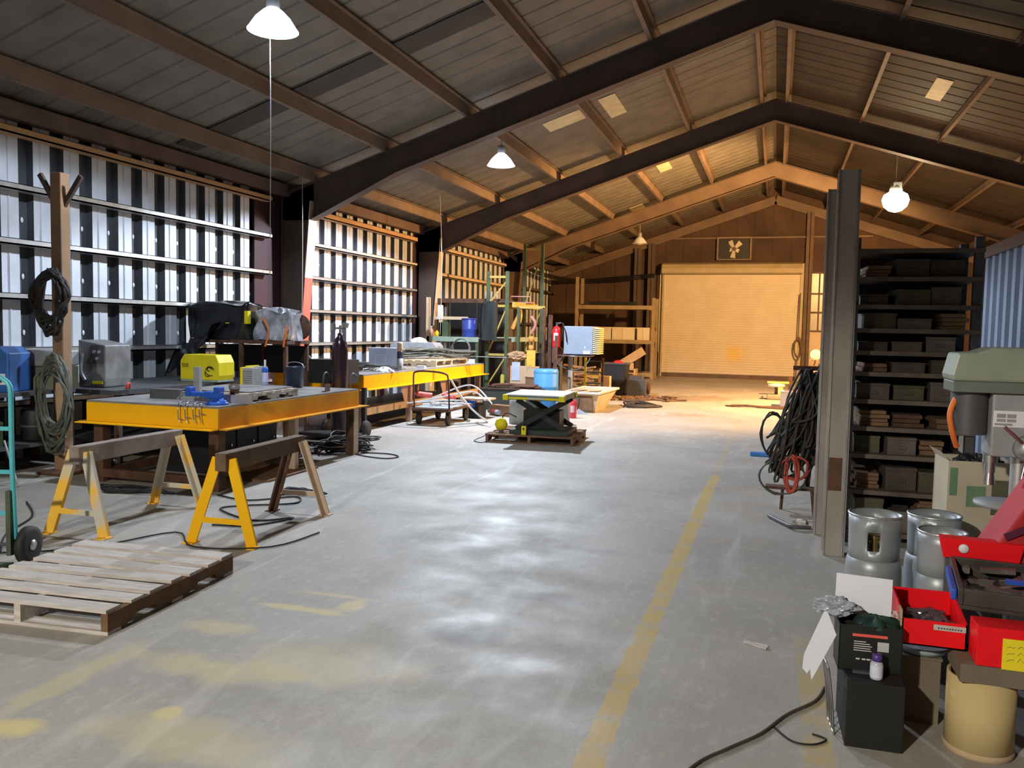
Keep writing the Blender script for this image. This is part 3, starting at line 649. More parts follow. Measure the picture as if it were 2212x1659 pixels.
# bench_items: yellow welder with lettering
t = thing('welding_machine', 'yellow welding machine with dark animal drawing on the bench behind the welding table', 'welding machine', (-7.02,9.1,0.855), 0.02); t.scale = (0.82,0.82,0.82)
b = MB(); b.prism([(-0.34,0.03),(0.34,0.03),(0.36,0.1),(0.36,0.30),(0.30,0.42),(-0.27,0.42),(-0.34,0.32)], -0.2, 0.2); b.build('housing', M_byellow, t, bevel=0.006)
MB().box(-0.33,-0.2,0.0,0.35,0.2,0.03).build('base', M_lgreen, t)
text('ESAB', 0.055, M_black, t, (-0.25,-0.202,0.26), (PI/2,0,0))
text('=====', 0.04, M_black, t, (-0.25,-0.202,0.225), (PI/2,0,0))
b = MB()
for r_, a0, a1, cx, cz in ((0.07,0.2,2.9,0.2,0.17),(0.05,0.4,3.2,0.2,0.18),(0.1,3.4,5.0,0.22,0.2),(0.045,2.5,5.4,0.16,0.13),(0.03,0,5,0.19,0.2)):
    b.tube([(cx+r_*math.cos(a0+(a1-a0)*k/8)*1.1,-0.202,cz+r_*math.sin(a0+(a1-a0)*k/8)) for k in range(9)], 0.006, 5, sub=1)
b.build('line_drawing', M_black, t)
# grey welding machine, red hook, blue welding machine on the left bench
t = thing('welding_machine', 'scuffed grey welding machine left of the welding table near the wall', 'welding machine', (-7.38,7.75,0.855), 0.1); t.scale = (0.82,0.82,0.95)
b = MB(); b.prism([(-0.2,0.0),(0.2,0.0),(0.22,0.1),(0.22,0.50),(-0.2,0.56)], -0.27, 0.27); b.build('housing', mat('scuffed_grey_metal', (0.30,0.31,0.32), (0.12,0.10,0.09), 4, 0.5, 0.3), t, bevel=0.01)
MB().box(0.0,-0.28,0.28,0.2,-0.27,0.50).build('control_panel', M_dgrey, t)
for x, z in ((0.06,0.42),(0.14,0.42),(0.1,0.34)): MB().cyl((x,-0.28,z),(x,-0.3,z),0.02).build('knob', M_galv, t)
MB().box(0.02,-0.285,0.04,0.18,-0.27,0.07).build('warning_label', M_byellow, t)
MB().tube([(-0.12,-0.29,0.4),(-0.14,-0.30,0.2),(-0.08,-0.29,0.08)],0.025).build('pale_stripe', M_galv, t)
t = tag(MB().tube([(0,0,0),(0.05,-0.05,0.05),(0.1,-0.08,0.0),(0.14,-0.12,0.06)],0.013).cyl((-0.02,0,0),(0.03,0.0,0.02),0.02).build('torch_handle', mat('coral_red', (0.85,0.15,0.12), None, 4, 0.5)), 'coral red torch handle at the left end of the bench', 'torch', (-6.88,7.55,0.87))
t = thing('welding_machine', 'blue welding machine at the far left edge beside the hose post', 'welding machine', (-7.62,6.6,0.86), 0.3)
M_bluem = mat('blue_machine_paint', (0.03,0.13,0.40), (0.02,0.09,0.30), 5, 0.4)
b = MB(); b.prism([(-0.3,0.0),(0.2,0.0),(0.2,0.40),(0.12,0.46),(-0.3,0.46)], -0.2, 0.2); b.build('housing', M_bluem, t, bevel=0.012)
MB().box(0.02,-0.207,0.08,0.17,-0.2,0.19).build('label_plate', M_white, t)
for k in range(2): MB().box(0.04+k*0.06,-0.211,0.1,0.08+k*0.06,-0.207,0.17).build('gauge', M_dgrey, t)
MB().box(-0.25,-0.206,0.29,0.0,-0.2,0.33).build('nameplate', M_lgreen, t)
t = thing('tool_chest', 'small grey chest on the bench between blue machine and hose post', 'chest', (-7.55,7.12,0.86), 0.3)
MB().box(-0.14,-0.18,0,0.24,0.18,0.24).build('lower_case', mat('olive_metal', (0.16,0.16,0.09), None, 5, 0.6), t)
MB().box(-0.15,-0.19,0.245,0.25,0.19,0.42).build('lid', M_grey, t, bevel=0.02)
t = thing('bench', 'low dark bench with clutter shelf at the far left', 'bench', (-7.62,6.70,0))
MB().box(-0.6,-1.0,0.82,0.32,0.55,0.86).build('bench_top', M_dgrey, t)
for x in (-0.55,0.28):
    for y in (-0.95,0.5): MB().box(x-0.03,y-0.03,0,x+0.03,y+0.03,0.82).build('leg', M_rust, t)
MB().box(-0.58,-0.95,0.28,0.3,0.5,0.31).build('shelf', M_dgrey, t)
rd = random.Random(11)
cl = [('tool_box','dark green toolbox on the lower shelf at far left','toolbox',(-7.7,6.2,0.31),(0.4,0.3,0.25),M_green),
      ('gas_cylinder_cap','','',0,0,0)]
t = thing('tool_box', 'dark green toolbox on the low shelf of the far left bench', 'toolbox', (-7.6,6.25,0.31), 0.2)
MB().box(-0.22,-0.14,0,0.22,0.14,0.2).build('box', M_green, t); MB().box(-0.23,-0.15,0.2,0.23,0.15,0.26).build('lid', M_green, t, bevel=0.02)
b = MB(); b.tube([(-0.1,0,0.26),(-0.1,0,0.3),(0.1,0,0.3),(0.1,0,0.26)],0.01,sub=1); b.build('handle', M_dgrey, t)

# ---- post with hoses
t = thing('post', 'wooden hose post with two branching arms standing before the left wall', 'post', (-7.14,6.92,0))
MB().box(-0.07,-0.06,0,0.07,0.06,3.12).build('upright', mat('post_wood', (0.36,0.22,0.12), (0.26,0.15,0.08), 3, 0.8), t, bevel=0.01)
MB().beam((0.0,0,2.72),(0.28,0,3.08),0.035,0.05).build('arm', M_frame, t); MB().beam((0.0,0,2.72),(-0.26,0,3.12),0.035,0.05).build('arm', M_frame, t)
MB().box(-0.11,-0.25,0,0.25,0.25,0.03).build('base_plate', M_rust, t)
M_hose = mat('old_black_hose', (0.045,0.038,0.032), (0.02,0.017,0.016), 9, 0.7)
M_hoseg = mat('grey_green_hose', (0.12,0.13,0.10), (0.05,0.055,0.05), 9, 0.6)
b = MB(); b.tube(coil_pts((0,-0.1,0), 0.19, 0.23, 10, 1, 0.05), 0.018, 6, sub=2); b.tube(coil_pts((0,-0.1,-0.06), 0.14, 0.30, 8, 2, 0.05), 0.016, 6, sub=2)
tag(b.build('hose_coil', M_hose), 'thick bundle of dark hoses hung high on the hose post', 'hose', (-7.04,6.78,1.84))
b = MB(); b.tube(coil_pts((0,-0.12,0), 0.17, 0.36, 11, 5, 0.04), 0.018, 6, sub=2); b.tube(coil_pts((0,-0.14,-0.12), 0.2, 0.42, 6, 6, 0.05), 0.013, 6, sub=2)
tag(b.build('hose_coil', M_hoseg), 'grey green hose coil hanging low on the hose post', 'hose', (-6.98,6.78,0.84))
b = MB(); b.prism([(-0.05,0),(0.05,0),(0.06,0.45),(-0.06,0.45)],-0.015,0.015); tag(b.build('cardboard_strip', M_card), 'tan board strapped to the hose post below the hoses', 'board', (-7.08,6.842,0.5))
# hose or sleeve hanging from the tarp
tag(MB().tube([(0,0,0.50),(-0.02,0,0.38),(0.03,0,0.2),(0.05,0,0.08),(0.02,0,0.0)],0.055,10).build('sleeve', M_black), 'black cloth sleeve hanging left of the yellow welding machine', 'sleeve', (-7.55,9.5,0.86))
# cyan hand truck
t = thing('hand_truck', 'turquoise hand truck cut off by the left edge of the photo', 'hand truck', (-4.66,4.12,0), 0.30)
M_cyan = mat('turquoise_paint', (0.10,0.52,0.60), (0.05,0.35,0.42), 5, 0.4)
b = MB()
for x in (-0.36,0.0): b.tube([(x,0.0,0.18),(x,-0.02,0.7),(x,-0.02,1.1)],0.016,8)
b.tube([(-0.36,-0.02,1.08),(-0.34,-0.02,1.2),(-0.18,-0.02,1.26),(-0.02,-0.02,1.2),(0.0,-0.02,1.08)],0.016,8)
for z in (0.35,0.62,0.9): b.box(-0.36,-0.03,z-0.012,0.0,-0.01,z+0.012)
b.build('frame', M_cyan, t)
MB().box(-0.36,-0.05,0.08,-0.33,0.0,0.5).build('lower_frame', M_green, t); MB().box(-0.03,-0.05,0.08,0.0,0.0,0.5).build('lower_frame', M_green, t)
for x in (-0.42,0.05): 
    wv = MB().lathe([(0,-0.03),(0.09,-0.03),(0.12,-0.025),(0.125,0),(0.12,0.025),(0.09,0.03),(0,0.03)],n=20,axis='x').build('wheel', M_rubber, t); wv.location = (x,0.06,0.125)
    h_ = MB().lathe([(0,-0.035),(0.035,-0.035),(0.035,0.035),(0,0.035)],n=10,axis='x').build('hub', M_galv, wv)
MB().cyl((-0.42,0.06,0.125),(0.05,0.06,0.125),0.012).build('axle', M_dgrey, t)
MB().box(-0.36,-0.28,0.02,0.0,-0.02,0.03).build('toe_plate', M_green, t)

# ---- welding table 2
T2 = thing('welding_table', 'long second welding table with bright yellow side, farther down the left side', 'table', (-6.62,13.85,0))
M_yel2 = mat('deep_yellow_paint', (0.95,0.45,0.004), (0.88,0.38,0.004), 1.2, 0.55); M_yel2.node_tree.nodes['Principled BSDF'].inputs['Specular IOR Level'].default_value = 0.1
table_frame(T2, 0.77, 2.68, 0.66, 0.86, M_yel2, M_yel2, M_plate)
M_pinkleg = mat('pinkish_primer_leg', (0.55,0.34,0.25), (0.42,0.25,0.18), 4, 0.7)
for y in (-2.58,-0.9,0.8,2.55):
    b = MB(); b.box(0.66,y-0.04,0,0.75,y+0.04,0.65); b.build('leg', M_pinkleg, T2); MB().box(-0.74,y-0.04,0,-0.66,y+0.04,0.65).build('leg', M_pinkleg, T2)
for y in (-0.9,0.8): MB().prism([(y-0.04,0.64),(y-0.35,0.64),(y-0.04,0.1)],0.7,0.71,'x').build('gusset', M_pinkleg, T2)
MB().box(0.68,-2.5,0.25,0.72,2.5,0.36).build('lower_rail', M_pine, T2)
MB().box(-0.7,-2.5,0.24,0.66,2.5,0.26).build('lower_shelf', M_dgrey, T2)
MB().box(0.777,-0.05,0.67,0.79,0.02,0.85).build('side_bracket', M_yshade, T2)
Z2 = 0.88
t = thing('gas_cylinder', 'dark maroon gas cylinder with chrome valve between the two welding tables', 'gas cylinder', (-5.76,10.30,0.10))
MB().lathe([(0,0),(0.105,0),(0.11,0.02),(0.11,1.16),(0.10,1.25),(0.07,1.32),(0.035,1.36),(0.035,1.40),(0,1.40)], n=28).build('bottle', mat('maroon_gloss', (0.035,0.015,0.022), (0.02,0.01,0.015), 3, 0.22), t)
b = MB(); b.cyl((0,0,1.40),(0,0,1.51),0.016); b.cyl((-0.09,0,1.47),(0.09,0,1.47),0.013); b.cyl((-0.1,0,1.44),(-0.1,0,1.52),0.03); b.cyl((0.1,0,1.48),(0.12,0,1.54),0.022); b.build('valve', M_chrome, t)
t = thing('cylinder_cart', 'black cart with curved handles holding the gas cylinder', 'cart', (-5.76,10.5,0))
MB().box(-0.60,-0.02,0.78,0.0,0.36,1.12).build('box_body', M_black, t)
for x in (-0.2,0.22):
    MB().tube([(x,-0.28,0.55),(x,-0.3,0.85),(x,-0.24,0.95),(x,-0.1,0.9)],0.014,8).build('handle', M_dgrey, t)
for x in (-0.42,0.2): MB().lathe([(0,-0.03),(0.12,-0.03),(0.13,0),(0.12,0.03),(0,0.03)],n=18,axis='x').build('wheel', M_rubber, t).location = (x,0.2,0.13)
MB().box(-0.62,-0.33,0.06,0.22,0.3,0.1).build('platform', M_black, t); MB().box(-0.46,0.25,0.1,-0.4,0.31,0.72).build('upright', M_black, t); MB().box(0.1,0.25,0.1,0.16,0.31,0.72).build('upright', M_black, t)
# things on table 2
t = thing('electrical_box', 'pale grey steel enclosure standing on the second welding table', 'enclosure', (-6.45,13.1,Z2), 0.15)
MB().box(-0.25,-0.12,0,0.25,0.14,0.36).build('housing', mat('pale_blue_grey', (0.47,0.53,0.66), None, 4, 0.4), t, bevel=0.004)
MB().box(-0.23,-0.128,0.02,0.23,-0.12,0.34).build('door', mat('pale_blue_grey', (0,0,0)), t)
b = MB()
for x in (-0.12,0.06): b.tube([(x,-0.135,0.24),(x,-0.135,0.02)],0.006,5,sub=1)
b.tube([(-0.12,-0.135,0.24),(0.1,-0.135,0.24)],0.006,5,sub=1); b.build('edge_trim', M_white, t)
t = thing('bottle', 'tall dark bottle with a tan cap beside the pale enclosure', 'bottle', (-6.0,12.75,Z2))
MB().lathe([(0,0),(0.05,0),(0.055,0.02),(0.055,0.2),(0,0.2)], n=18).build('lower_tube', M_grey, t)
MB().lathe([(0.0,0.2),(0.052,0.2),(0.052,0.3),(0.05,0.32),(0.0,0.32)], n=18).build('navy_body', mat('navy_plastic', (0,0,0)), t)
MB().lathe([(0,0.32),(0.05,0.32),(0.055,0.36),(0.045,0.41),(0.05,0.44),(0.04,0.47),(0,0.47)], n=18).build('cap', M_card, t)
t = thing('fan_blower', 'yellow handheld blower standing at the near end of the second table', 'blower', (-6.6,11.75,Z2+0.0), -0.3)
MB().lathe([(0,0),(0.06,0),(0.06,0.015),(0.02,0.03),(0.02,0.25),(0,0.25)], n=14).build('stand', M_dgrey, t)
o = MB().lathe([(0,-0.05),(0.09,-0.05),(0.13,-0.02),(0.13,0.02),(0.09,0.05),(0,0.05)],n=20,axis='y').build('housing', mat('amber_plastic', (0.9,0.42,0.02), None, 5, 0.4), t); o.location = (0.06,0,0.34); o.scale = (0.62,1,1.25)
MB().tube([(0.06,-0.03,0.2),(0.12,-0.05,0.2),(0.13,0,0.1)],0.012).build('grip', M_orange, t)
MB().tube([(0.0,0,0.45),(-0.05,0,0.5),(-0.1,0,0.44)],0.02).build('nozzle', M_rust, t)
def pile_tubes(name, label, cat, loc, rz, n, L, W, r, m, seed, zmax=0.06, curl=0.1):
    b = MB(); rd = random.Random(seed)
    for i in range(n):
        y = rd.uniform(-W,W); a = rd.uniform(-0.3,0.3); z = r+rd.uniform(0,zmax); c = rd.uniform(-curl,curl); l = L*rd.uniform(0.7,1)
        b.tube([(-l/2,y-a*l/2,z),(-l/4,y-a*l/4+c,z+0.02),(0,y,z+rd.uniform(0,zmax)*0.5),(l/4,y+a*l/4-c,z),(l/2,y+a*l/2,z)], r, 5, sub=3)
    return tag(b.build(name, m), label, cat, loc, rz)
pile_tubes('cable_pile', 'tangle of thin dark welding cables on the near half of the second table', 'cable', (-6.4,12.25,Z2), 0.9, 22, 1.1, 0.28, 0.008, M_hose, 21, 0.08)
pile_tubes('rod_pile', 'loose bundle of steel rods lying beside the pale enclosure', 'rods', (-6.15,12.7,Z2), 1.35, 14, 1.2, 0.12, 0.006, M_chrome, 22, 0.03, 0.02)
pile_tubes('cable_pile', 'heap of long brown cables on the pallet at the far end of the second table', 'cable', (-6.45,15.0,Z2+0.14), 1.0, 26, 1.9, 0.3, 0.013, M_hoseg, 23, 0.16, 0.15)
b = MB(); b.tube(coil_pts((0,0,0.28),0.2,0.22,3,31,0.03,'xz'),0.010,6,sub=2); tag(b.build('cable_loop', M_hoseg), 'stiff cable loops rising above the far end of the second table', 'cable', (-6.2,16.1,Z2))
pallet('small brown pallet holding cables on the second welding table', (-6.4,15.0,Z2), 1.57, 1.6, 0.9, 0.12, 6, M_pine, seed=12)
def rag(label, loc, m, s=0.12, seed=1, cat='rag', name='rag'):
    rd = random.Random(seed); ph = [rd.uniform(0,6) for _ in range(5)]
    def fn(u, v):
        a = u*2*PI; t_ = v*PI/2; rr = s*(1+0.25*math.sin(3*a+ph[0])+0.15*math.sin(7*a+ph[1]+v*3))
        return (rr*math.cos(a)*math.cos(t_)*1.3, rr*math.sin(a)*math.cos(t_), 0.55*s*math.sin(t_)*(1+0.35*math.sin(4*a+ph[2]+v*5)))
    b = MB(); b.grid(fn, 26, 8); return tag(b.build(name, m), label, cat, loc)
rag('crumpled white rag at the front edge of the second table', (-5.98,12.1,Z2), M_white, 0.12, 2)
rag('white cloth draped on the grey case behind the cable heap', (-7.05,15.92,Z2+0.42), M_white, 0.14, 5)
rag('brown leather gloves lying left of the pale enclosure', (-6.55,12.0,Z2), mat('brown_leather', (0.25,0.10,0.06), None, 6, 0.7), 0.13, 7, 'gloves', 'gloves')
b = MB(); b.prism([(-0.5,0),(0.5,0),(0.5,0.34),(0.42,0.42),(-0.42,0.42),(-0.5,0.36)],-0.25,0.25); tag(b.build('grey_case', M_grey, bevel=0.01), 'large grey case behind the cable heap on the second table', 'case', (-7.12,15.95,Z2), 0.1)
b = MB(); b.box(-0.07,-0.05,0,0.07,0.05,0.05); tag(b.build('paper_box', M_white), 'small white box beside the dark bottle on the second table', 'box', (-5.98,13.6,Z2), 0.1)
for i, (x, y, m, s, lb) in enumerate(((-6.3,16.3,M_bwood,0.09,'brown wooden block at the far end of the second table'),(-6.6,12.45,M_green,0.09,'dark green ammunition-style box in the near cable tangle'),(-6.05,16.25,M_white,0.06,'tiny white carton at the far corner of the second table'))):
    b = MB(); b.box(-s*1.6,-s,0,s*1.6,s,s*1.3); b.box(-s*1.65,-s*1.05,s*1.3,s*1.65,s*1.05,s*1.45); tag(b.build('box', m, bevel=0.003), lb, 'box', (x,y,Z2), 0.2*i)
b = MB(); b.box(-0.4,-0.03,0,0.4,0.03,0.12); b.prism([(-0.35,0.12),(0.3,0.12),(0.05,0.35),(-0.1,0.38)],-0.01,0.01)
tag(b.build('welding_jig', M_plate), 'grey sheet-metal jig between the column and the second table', 'jig', (-7.2,11.6,Z2+0.0))
b = MB(); b.box(-0.45,-0.25,0.0,0.45,0.25,0.13); tag(b.build('flat_case', M_black, bevel=0.01), 'flat black case on the near end of the second table', 'case', (-6.9,11.7,Z2))

# ---- platform cart with conduit
t = thing('platform_cart', 'rusty platform cart with a tall loop handle carrying bent conduit', 'cart', (-5.36,13.1,0), 0.03); t.scale = (0.78,1.05,1.0)
MB().box(-0.42,-0.55,0.24,0.42,0.6,0.28).build('platform', M_rust, t)
MB().box(-0.4,-0.5,0.28,0.4,0.55,0.295).build('deck_sheet', mat('grey_blue_deck', (0.42,0.48,0.52), (0.2,0.22,0.25), 6, 0.5), t)
b = MB(); b.tube([(-0.38,-0.5,0.28),(-0.40,-0.52,0.78),(-0.33,-0.52,0.88),(0.0,-0.52,0.89),(0.30,-0.52,0.86),(0.38,-0.52,0.76),(0.40,-0.5,0.28)],0.017,8); b.build('loop_handle', M_rust, t)
for x in (-0.33,0.33):
    for y in (-0.4,0.45):
        wv = MB().lathe([(0,-0.03),(0.08,-0.03),(0.105,-0.02),(0.105,0.02),(0.08,0.03),(0,0.03)],n=18,axis='x').build('wheel', M_rubber, t); wv.location = (x,y,0.105)
        MB().box(-0.045,-0.03,0.0,0.045,0.03,0.135).build('caster_fork', M_rust, wv)
t = thing('bent_conduit', 'long silver conduits stacked crosswise on the platform cart', 'conduit', (-5.36,13.1,0.30))
for k, pts in enumerate((((-0.5,-0.2,0.02),(0.1,0.1,0.16),(0.45,0.3,0.22),(0.8,-0.1,0.12)),((-0.35,0.2,0.05),(0.2,0.35,0.3),(0.5,0.3,0.3),(0.95,-0.2,0.08)),((-0.45,-0.45,0.04),(0.1,-0.2,0.1),(0.5,-0.2,0.1)),((-0.2,-0.4,0.03),(0.3,0.2,0.03)),((-0.35,0.0,0.03),(0.35,-0.3,0.05)))):
    MB().tube(pts, 0.013, 7).build('conduit', mat('bright_conduit', (0.82,0.84,0.88), (0.7,0.72,0.76), 5, 0.25, 0.4), t)
b = MB(); b.tube([(-5.02,12.6,0.77),(-4.88,12.7,0.5),(-4.74,12.9,0.26),(-4.66,13.3,0.06),(-4.66,13.42,0.02),(-4.78,13.2,0.016),(-5.02,12.9,0.016),(-5.16,12.72,0.016)],0.017,8)
tag(b.build('bent_conduit', mat('bright_conduit', (0,0,0))), 'big bent silver conduit leaning up from the floor right of the cart', 'conduit')
for x, y, z, a, lb in ((-5.72,13.15,0.47,0.5,'red rubber grip lying across the left of the cart load'),(-5.3,13.25,0.44,-0.5,'red rubber grip on the right of the cart load')):
    b = MB(); b.cyl((-0.13,0,0),(0.13,0,-0.03),0.045); b.cyl((-0.17,0,0.01),(-0.13,0,0),0.03); tag(b.build('grip_sleeve', mat('coral_red', (0,0,0))), lb, 'sleeve', (x,y,z), a)
rd = random.Random(5); b = MB()
for i in range(18):
    x, y = rd.uniform(-0.3,0.35), rd.uniform(-0.4,0.4); b.obox((x,y,0.02+rd.uniform(0,0.03)),(rd.uniform(.03,.12),rd.uniform(.02,.05),0.02),(0,0,rd.uniform(0,3)))
tag(b.build('scrap_pieces', M_chrome, ), 'scatter of small shiny metal scrap on the cart deck', 'scrap', (-5.42,13.1,0.30), kind='stuff')
t = thing('bin', 'dark bin with bright blue lid edge behind the platform cart', 'bin', (-5.15,14.1,0))
MB().box(-0.16,-0.2,0,0.16,0.2,0.26).build('bin_body', M_black, t, bevel=0.02); MB().box(-0.13,-0.22,0.2,0.08,-0.2,0.32).build('lid_edge', M_blue, t)
MB().box(-0.2,-0.22,0.33,0.34,0.2,0.36).build('cover_board', M_pine, t)
t = thing('angle_grinder', 'grey and red angle grinder lying on the floor right of the cart', 'grinder', (-4.95,14.6,0.05), -0.7)
MB().cyl((-0.16,0,0.02),(0.1,0,0.02),0.04,0.05).build('body', M_dgrey, t); MB().cyl((0.1,0,0.02),(0.2,0,0.02),0.05,0.045).build('gear_head', M_grey, t); MB().cyl((0.0,0,0.03),(0.05,0,0.03),0.052).build('red_band', M_red, t)
b = MB(); b.lathe([(0,0),(0.03,0),(0.035,0.01),(0.03,0.035),(0,0.035)],n=14); tag(b.build('tape_roll', M_lgreen), 'small green tin on the floor beside the cart wheel', 'tin', (-4.98,13.35,0))
# cables on the floor
def cable(label, pts, r=0.008, m=None, name='cable', cat='cable'):
    b = MB(); b.tube(pts, r, 6, sub=5); return tag(b.build(name, m or M_rubber), label, cat)
rd = random.Random(17)
def scribble(cx, cy, rx, ry, n, seed, z=0.012, zj=0.05):
    rd = random.Random(seed); return [(cx+rx*(rd.uniform(0.4,1))*math.cos(i*2.1+rd.uniform(-.4,.4)), cy+ry*rd.uniform(0.3,1)*math.sin(i*2.1), z+rd.uniform(0,zj)) for i in range(n)]
cable('messy coil of black cable on the floor under the far end of the welding table', scribble(-5.25,9.5,0.42,0.5,38,3,0.012,0.14), 0.011)
cable('second messy coil of grey cable behind the table leg', scribble(-5.35,9.9,0.45,0.35,26,4,0.012,0.16), 0.010, M_hoseg)
cable('thin cable loop on the open floor right of the table leg', [(-5.0,9.3,0.01),(-4.75,9.15,0.01),(-4.45,9.1,0.01),(-4.38,9.3,0.01),(-4.6,9.45,0.01),(-4.95,9.4,0.01)], 0.008)
cable('black cable running under the yellow saw horse', [(-4.9,6.5,0.01),(-4.5,6.4,0.01),(-4.2,6.7,0.01),(-4.05,6.45,0.01),(-4.4,6.2,0.01),(-4.5,6.0,0.01),(-4.0,5.75,0.01),(-3.75,5.95,0.01),(-3.9,5.6,0.01),(-4.2,5.5,0.01)], 0.008)
cable('tangled cable on the floor between saw horse and table leg', scribble(-4.3,6.85,0.35,0.25,16,8,0.01,0.02), 0.008)
cable('long thin cable curving across the floor behind the pallet', [(-6.3,4.4,0.01),(-5.2,4.25,0.01),(-4.9,4.35,0.01),(-4.55,4.62,0.01),(-4.3,5.2,0.01),(-3.9,4.9,0.01),(-3.4,5.1,0.01),(-3.3,5.6,0.01)], 0.006)
cable('dark cord in the shadow left of the pale saw horse', [(-6.2,5.6,0.01),(-5.7,5.2,0.01),(-5.4,4.7,0.01),(-5.0,4.3,0.01)], 0.007)
tag(MB().cyl((0,0,0.005),(-0.28,0.1,0.42),0.010,n=7).build('steel_rod', M_plate), 'thin grey rod leaning diagonally in the clutter left of the hose post', 'rod', (-6.85,6.1,0))
t = thing('oil_drum', 'small dark drum under the far left bench', 'drum', (-7.55,6.95,0.312)); MB().lathe([(0,0),(0.13,0),(0.14,0.02),(0.14,0.32),(0.13,0.34),(0,0.34)],n=20).build('drum_body', M_black, t); MB().lathe([(0.141,0.15),(0.146,0.16),(0.141,0.17)],n=20).build('ring', M_dgrey, t)
t = thing('motor', 'round black motor on the floor behind the hose post', 'motor', (-6.75,7.05,0.0), 0.4); MB().cyl((-0.12,0,0.13),(0.12,0,0.13),0.12,n=22).build('motor_body', M_dgrey, t); MB().cyl((0.12,0,0.13),(0.16,0,0.13),0.05).build('shaft_hub', M_chrome, t); MB().box(-0.1,-0.08,0,0.1,0.08,0.03).build('foot', M_black, t)
cable('dark cable tangle on the floor under the front of the welding table', scribble(-5.75,6.35,0.5,0.2,16,12,0.012,0.03), 0.009)
# ================================================================ right side
# two steel posts
M_post = mat('scuffed_grey_post', (0.46,0.42,0.38), (0.24,0.20,0.17), 3, 0.45, 0.15, 0.1, stretch=(1,1,0.4))
def hpost(label, x, y, h):
    t = thing('steel_post', label, 'post', (x,y,0), 0, 'upright steel posts on the right')
    MB().box(-0.075,-0.075,0,0.075,-0.066,h).build('front_flange', M_post, t)
    MB().box(-0.075,0.066,0,0.075,0.075,h).build('rear_flange', M_post, t)
    MB().box(-0.004,-0.0655,0,0.004,0.0655,h).build('web', M_post, t)
    b = MB(); b.box(-0.075,-0.09,0,-0.062,-0.0755,h); b.box(0.05,-0.09,0,0.063,-0.0755,h); b.build('edge_angle', mat('shiny_edge', (0.62,0.62,0.62), (0.35,0.33,0.3), 5, 0.25, 0.7), t)
    return t
t = hpost('front steel post on the right with a rust patch low down', 0.455, 6.5, 2.78)
MB().box(-0.055,-0.0785,0.48,0.035,-0.0765,0.72).build('rust_patch', M_rust, t)
hpost('rear steel post standing just behind the one with the rust patch', 0.42, 7.15, 2.75)

# tall shelf rack
t = thing('shelf_rack', 'tall dark shelf rack crammed with steel stock behind the posts', 'shelf', (0.98,7.2,0))
M_shelf = mat('dark_shelf_board', (0.16,0.12,0.09), (0.07,0.05,0.04), 6, 0.7)
LV = [0.10,0.42,0.70,0.91,1.12,1.33,1.49,1.66,1.84,2.05,2.26]
for x in (-0.42,0.42):
    for y in (-0.27,0.27): MB().box(x-0.03,y-0.03,0,x+0.03,y+0.03,2.35).build('upright', M_dgrey, t)
for z in LV: 
    b = MB(); b.box(-0.45,-0.33,z-0.02,0.45,0.3,z); b.box(-0.45,-0.335,z-0.03,0.45,-0.33,z+0.003); b.build('shelf_board', M_shelf, t)
MB().box(-0.45,0.305,0.05,0.45,0.315,2.3).build('back_sheet', mat('rack_back', (0.05,0.035,0.025), None, 3, 0.8), t)
rd = random.Random(41)
kinds = [('steel_stock','stack of rusty flat bar','steel stock',M_rust),('wooden_block','brown timber offcuts','timber',M_bwood),('parts_box','dark parts box','box',mat('brown_dark_box', (0.09,0.065,0.05), (0.04,0.03,0.025), 6, 0.7)),('green_case','dull olive case','case',mat('olive_case', (0.10,0.09,0.045), (0.05,0.04,0.025), 6, 0.7)),('grey_case','grey-brown case','case',mat('grey_brown_case', (0.15,0.12,0.10), (0.07,0.055,0.045), 6, 0.6)),('brass_scrap','tan offcut bundle','offcuts',mat('dull_tan', (0.25,0.15,0.07), (0.14,0.08,0.04), 5, 0.8))]
ordn = ['lowest','second lowest','third lowest','fourth lowest','fifth lowest','middle','fifth from the top','fourth from the top','third from the top','second from the top']
for li, z in enumerate(LV[:-1]):
    gap = LV[li+1]-z-0.035; x = -0.36; k = rd.randint(0,5); slot = 0
    for sl in ('left','centre','right'):
        nm, ds, ct, m = kinds[k % 6]; k += 1
        wd = rd.uniform(0.18,0.235); h = gap*rd.uniform(0.45,0.9); d = rd.uniform(0.34,0.5)
        b = MB()
        if ct in ('steel stock','offcuts','timber'):
            nn = max(2, int(h/0.03))
            for q in range(nn): b.obox((rd.uniform(-.012,.012), rd.uniform(-.02,.02), (q+0.5)*h/nn), (wd*rd.uniform(.75,1), d, h/nn*0.9), (0,0,rd.uniform(-.04,.04)))
        else:
            b.box(-wd/2,-d/2,0,wd/2,d/2,h*0.85); b.box(-wd/2-.004,-d/2-.004,h*0.85,wd/2+.004,d/2+.004,h); b.box(-wd*0.15,-d/2-.012,h*0.35,wd*0.15,-d/2,h*0.5)
        cx = x+wd/2
        tag(b.build(nm, m, bevel=0.003), '%s, %s shelf of the dark rack, %s' % (ds, ordn[li], sl), ct, (0.98+cx,7.17+rd.uniform(-.05,.03),z+0.0005), rd.uniform(-.09,.09), group='stock on the dark shelf rack')
        x += wd+0.03

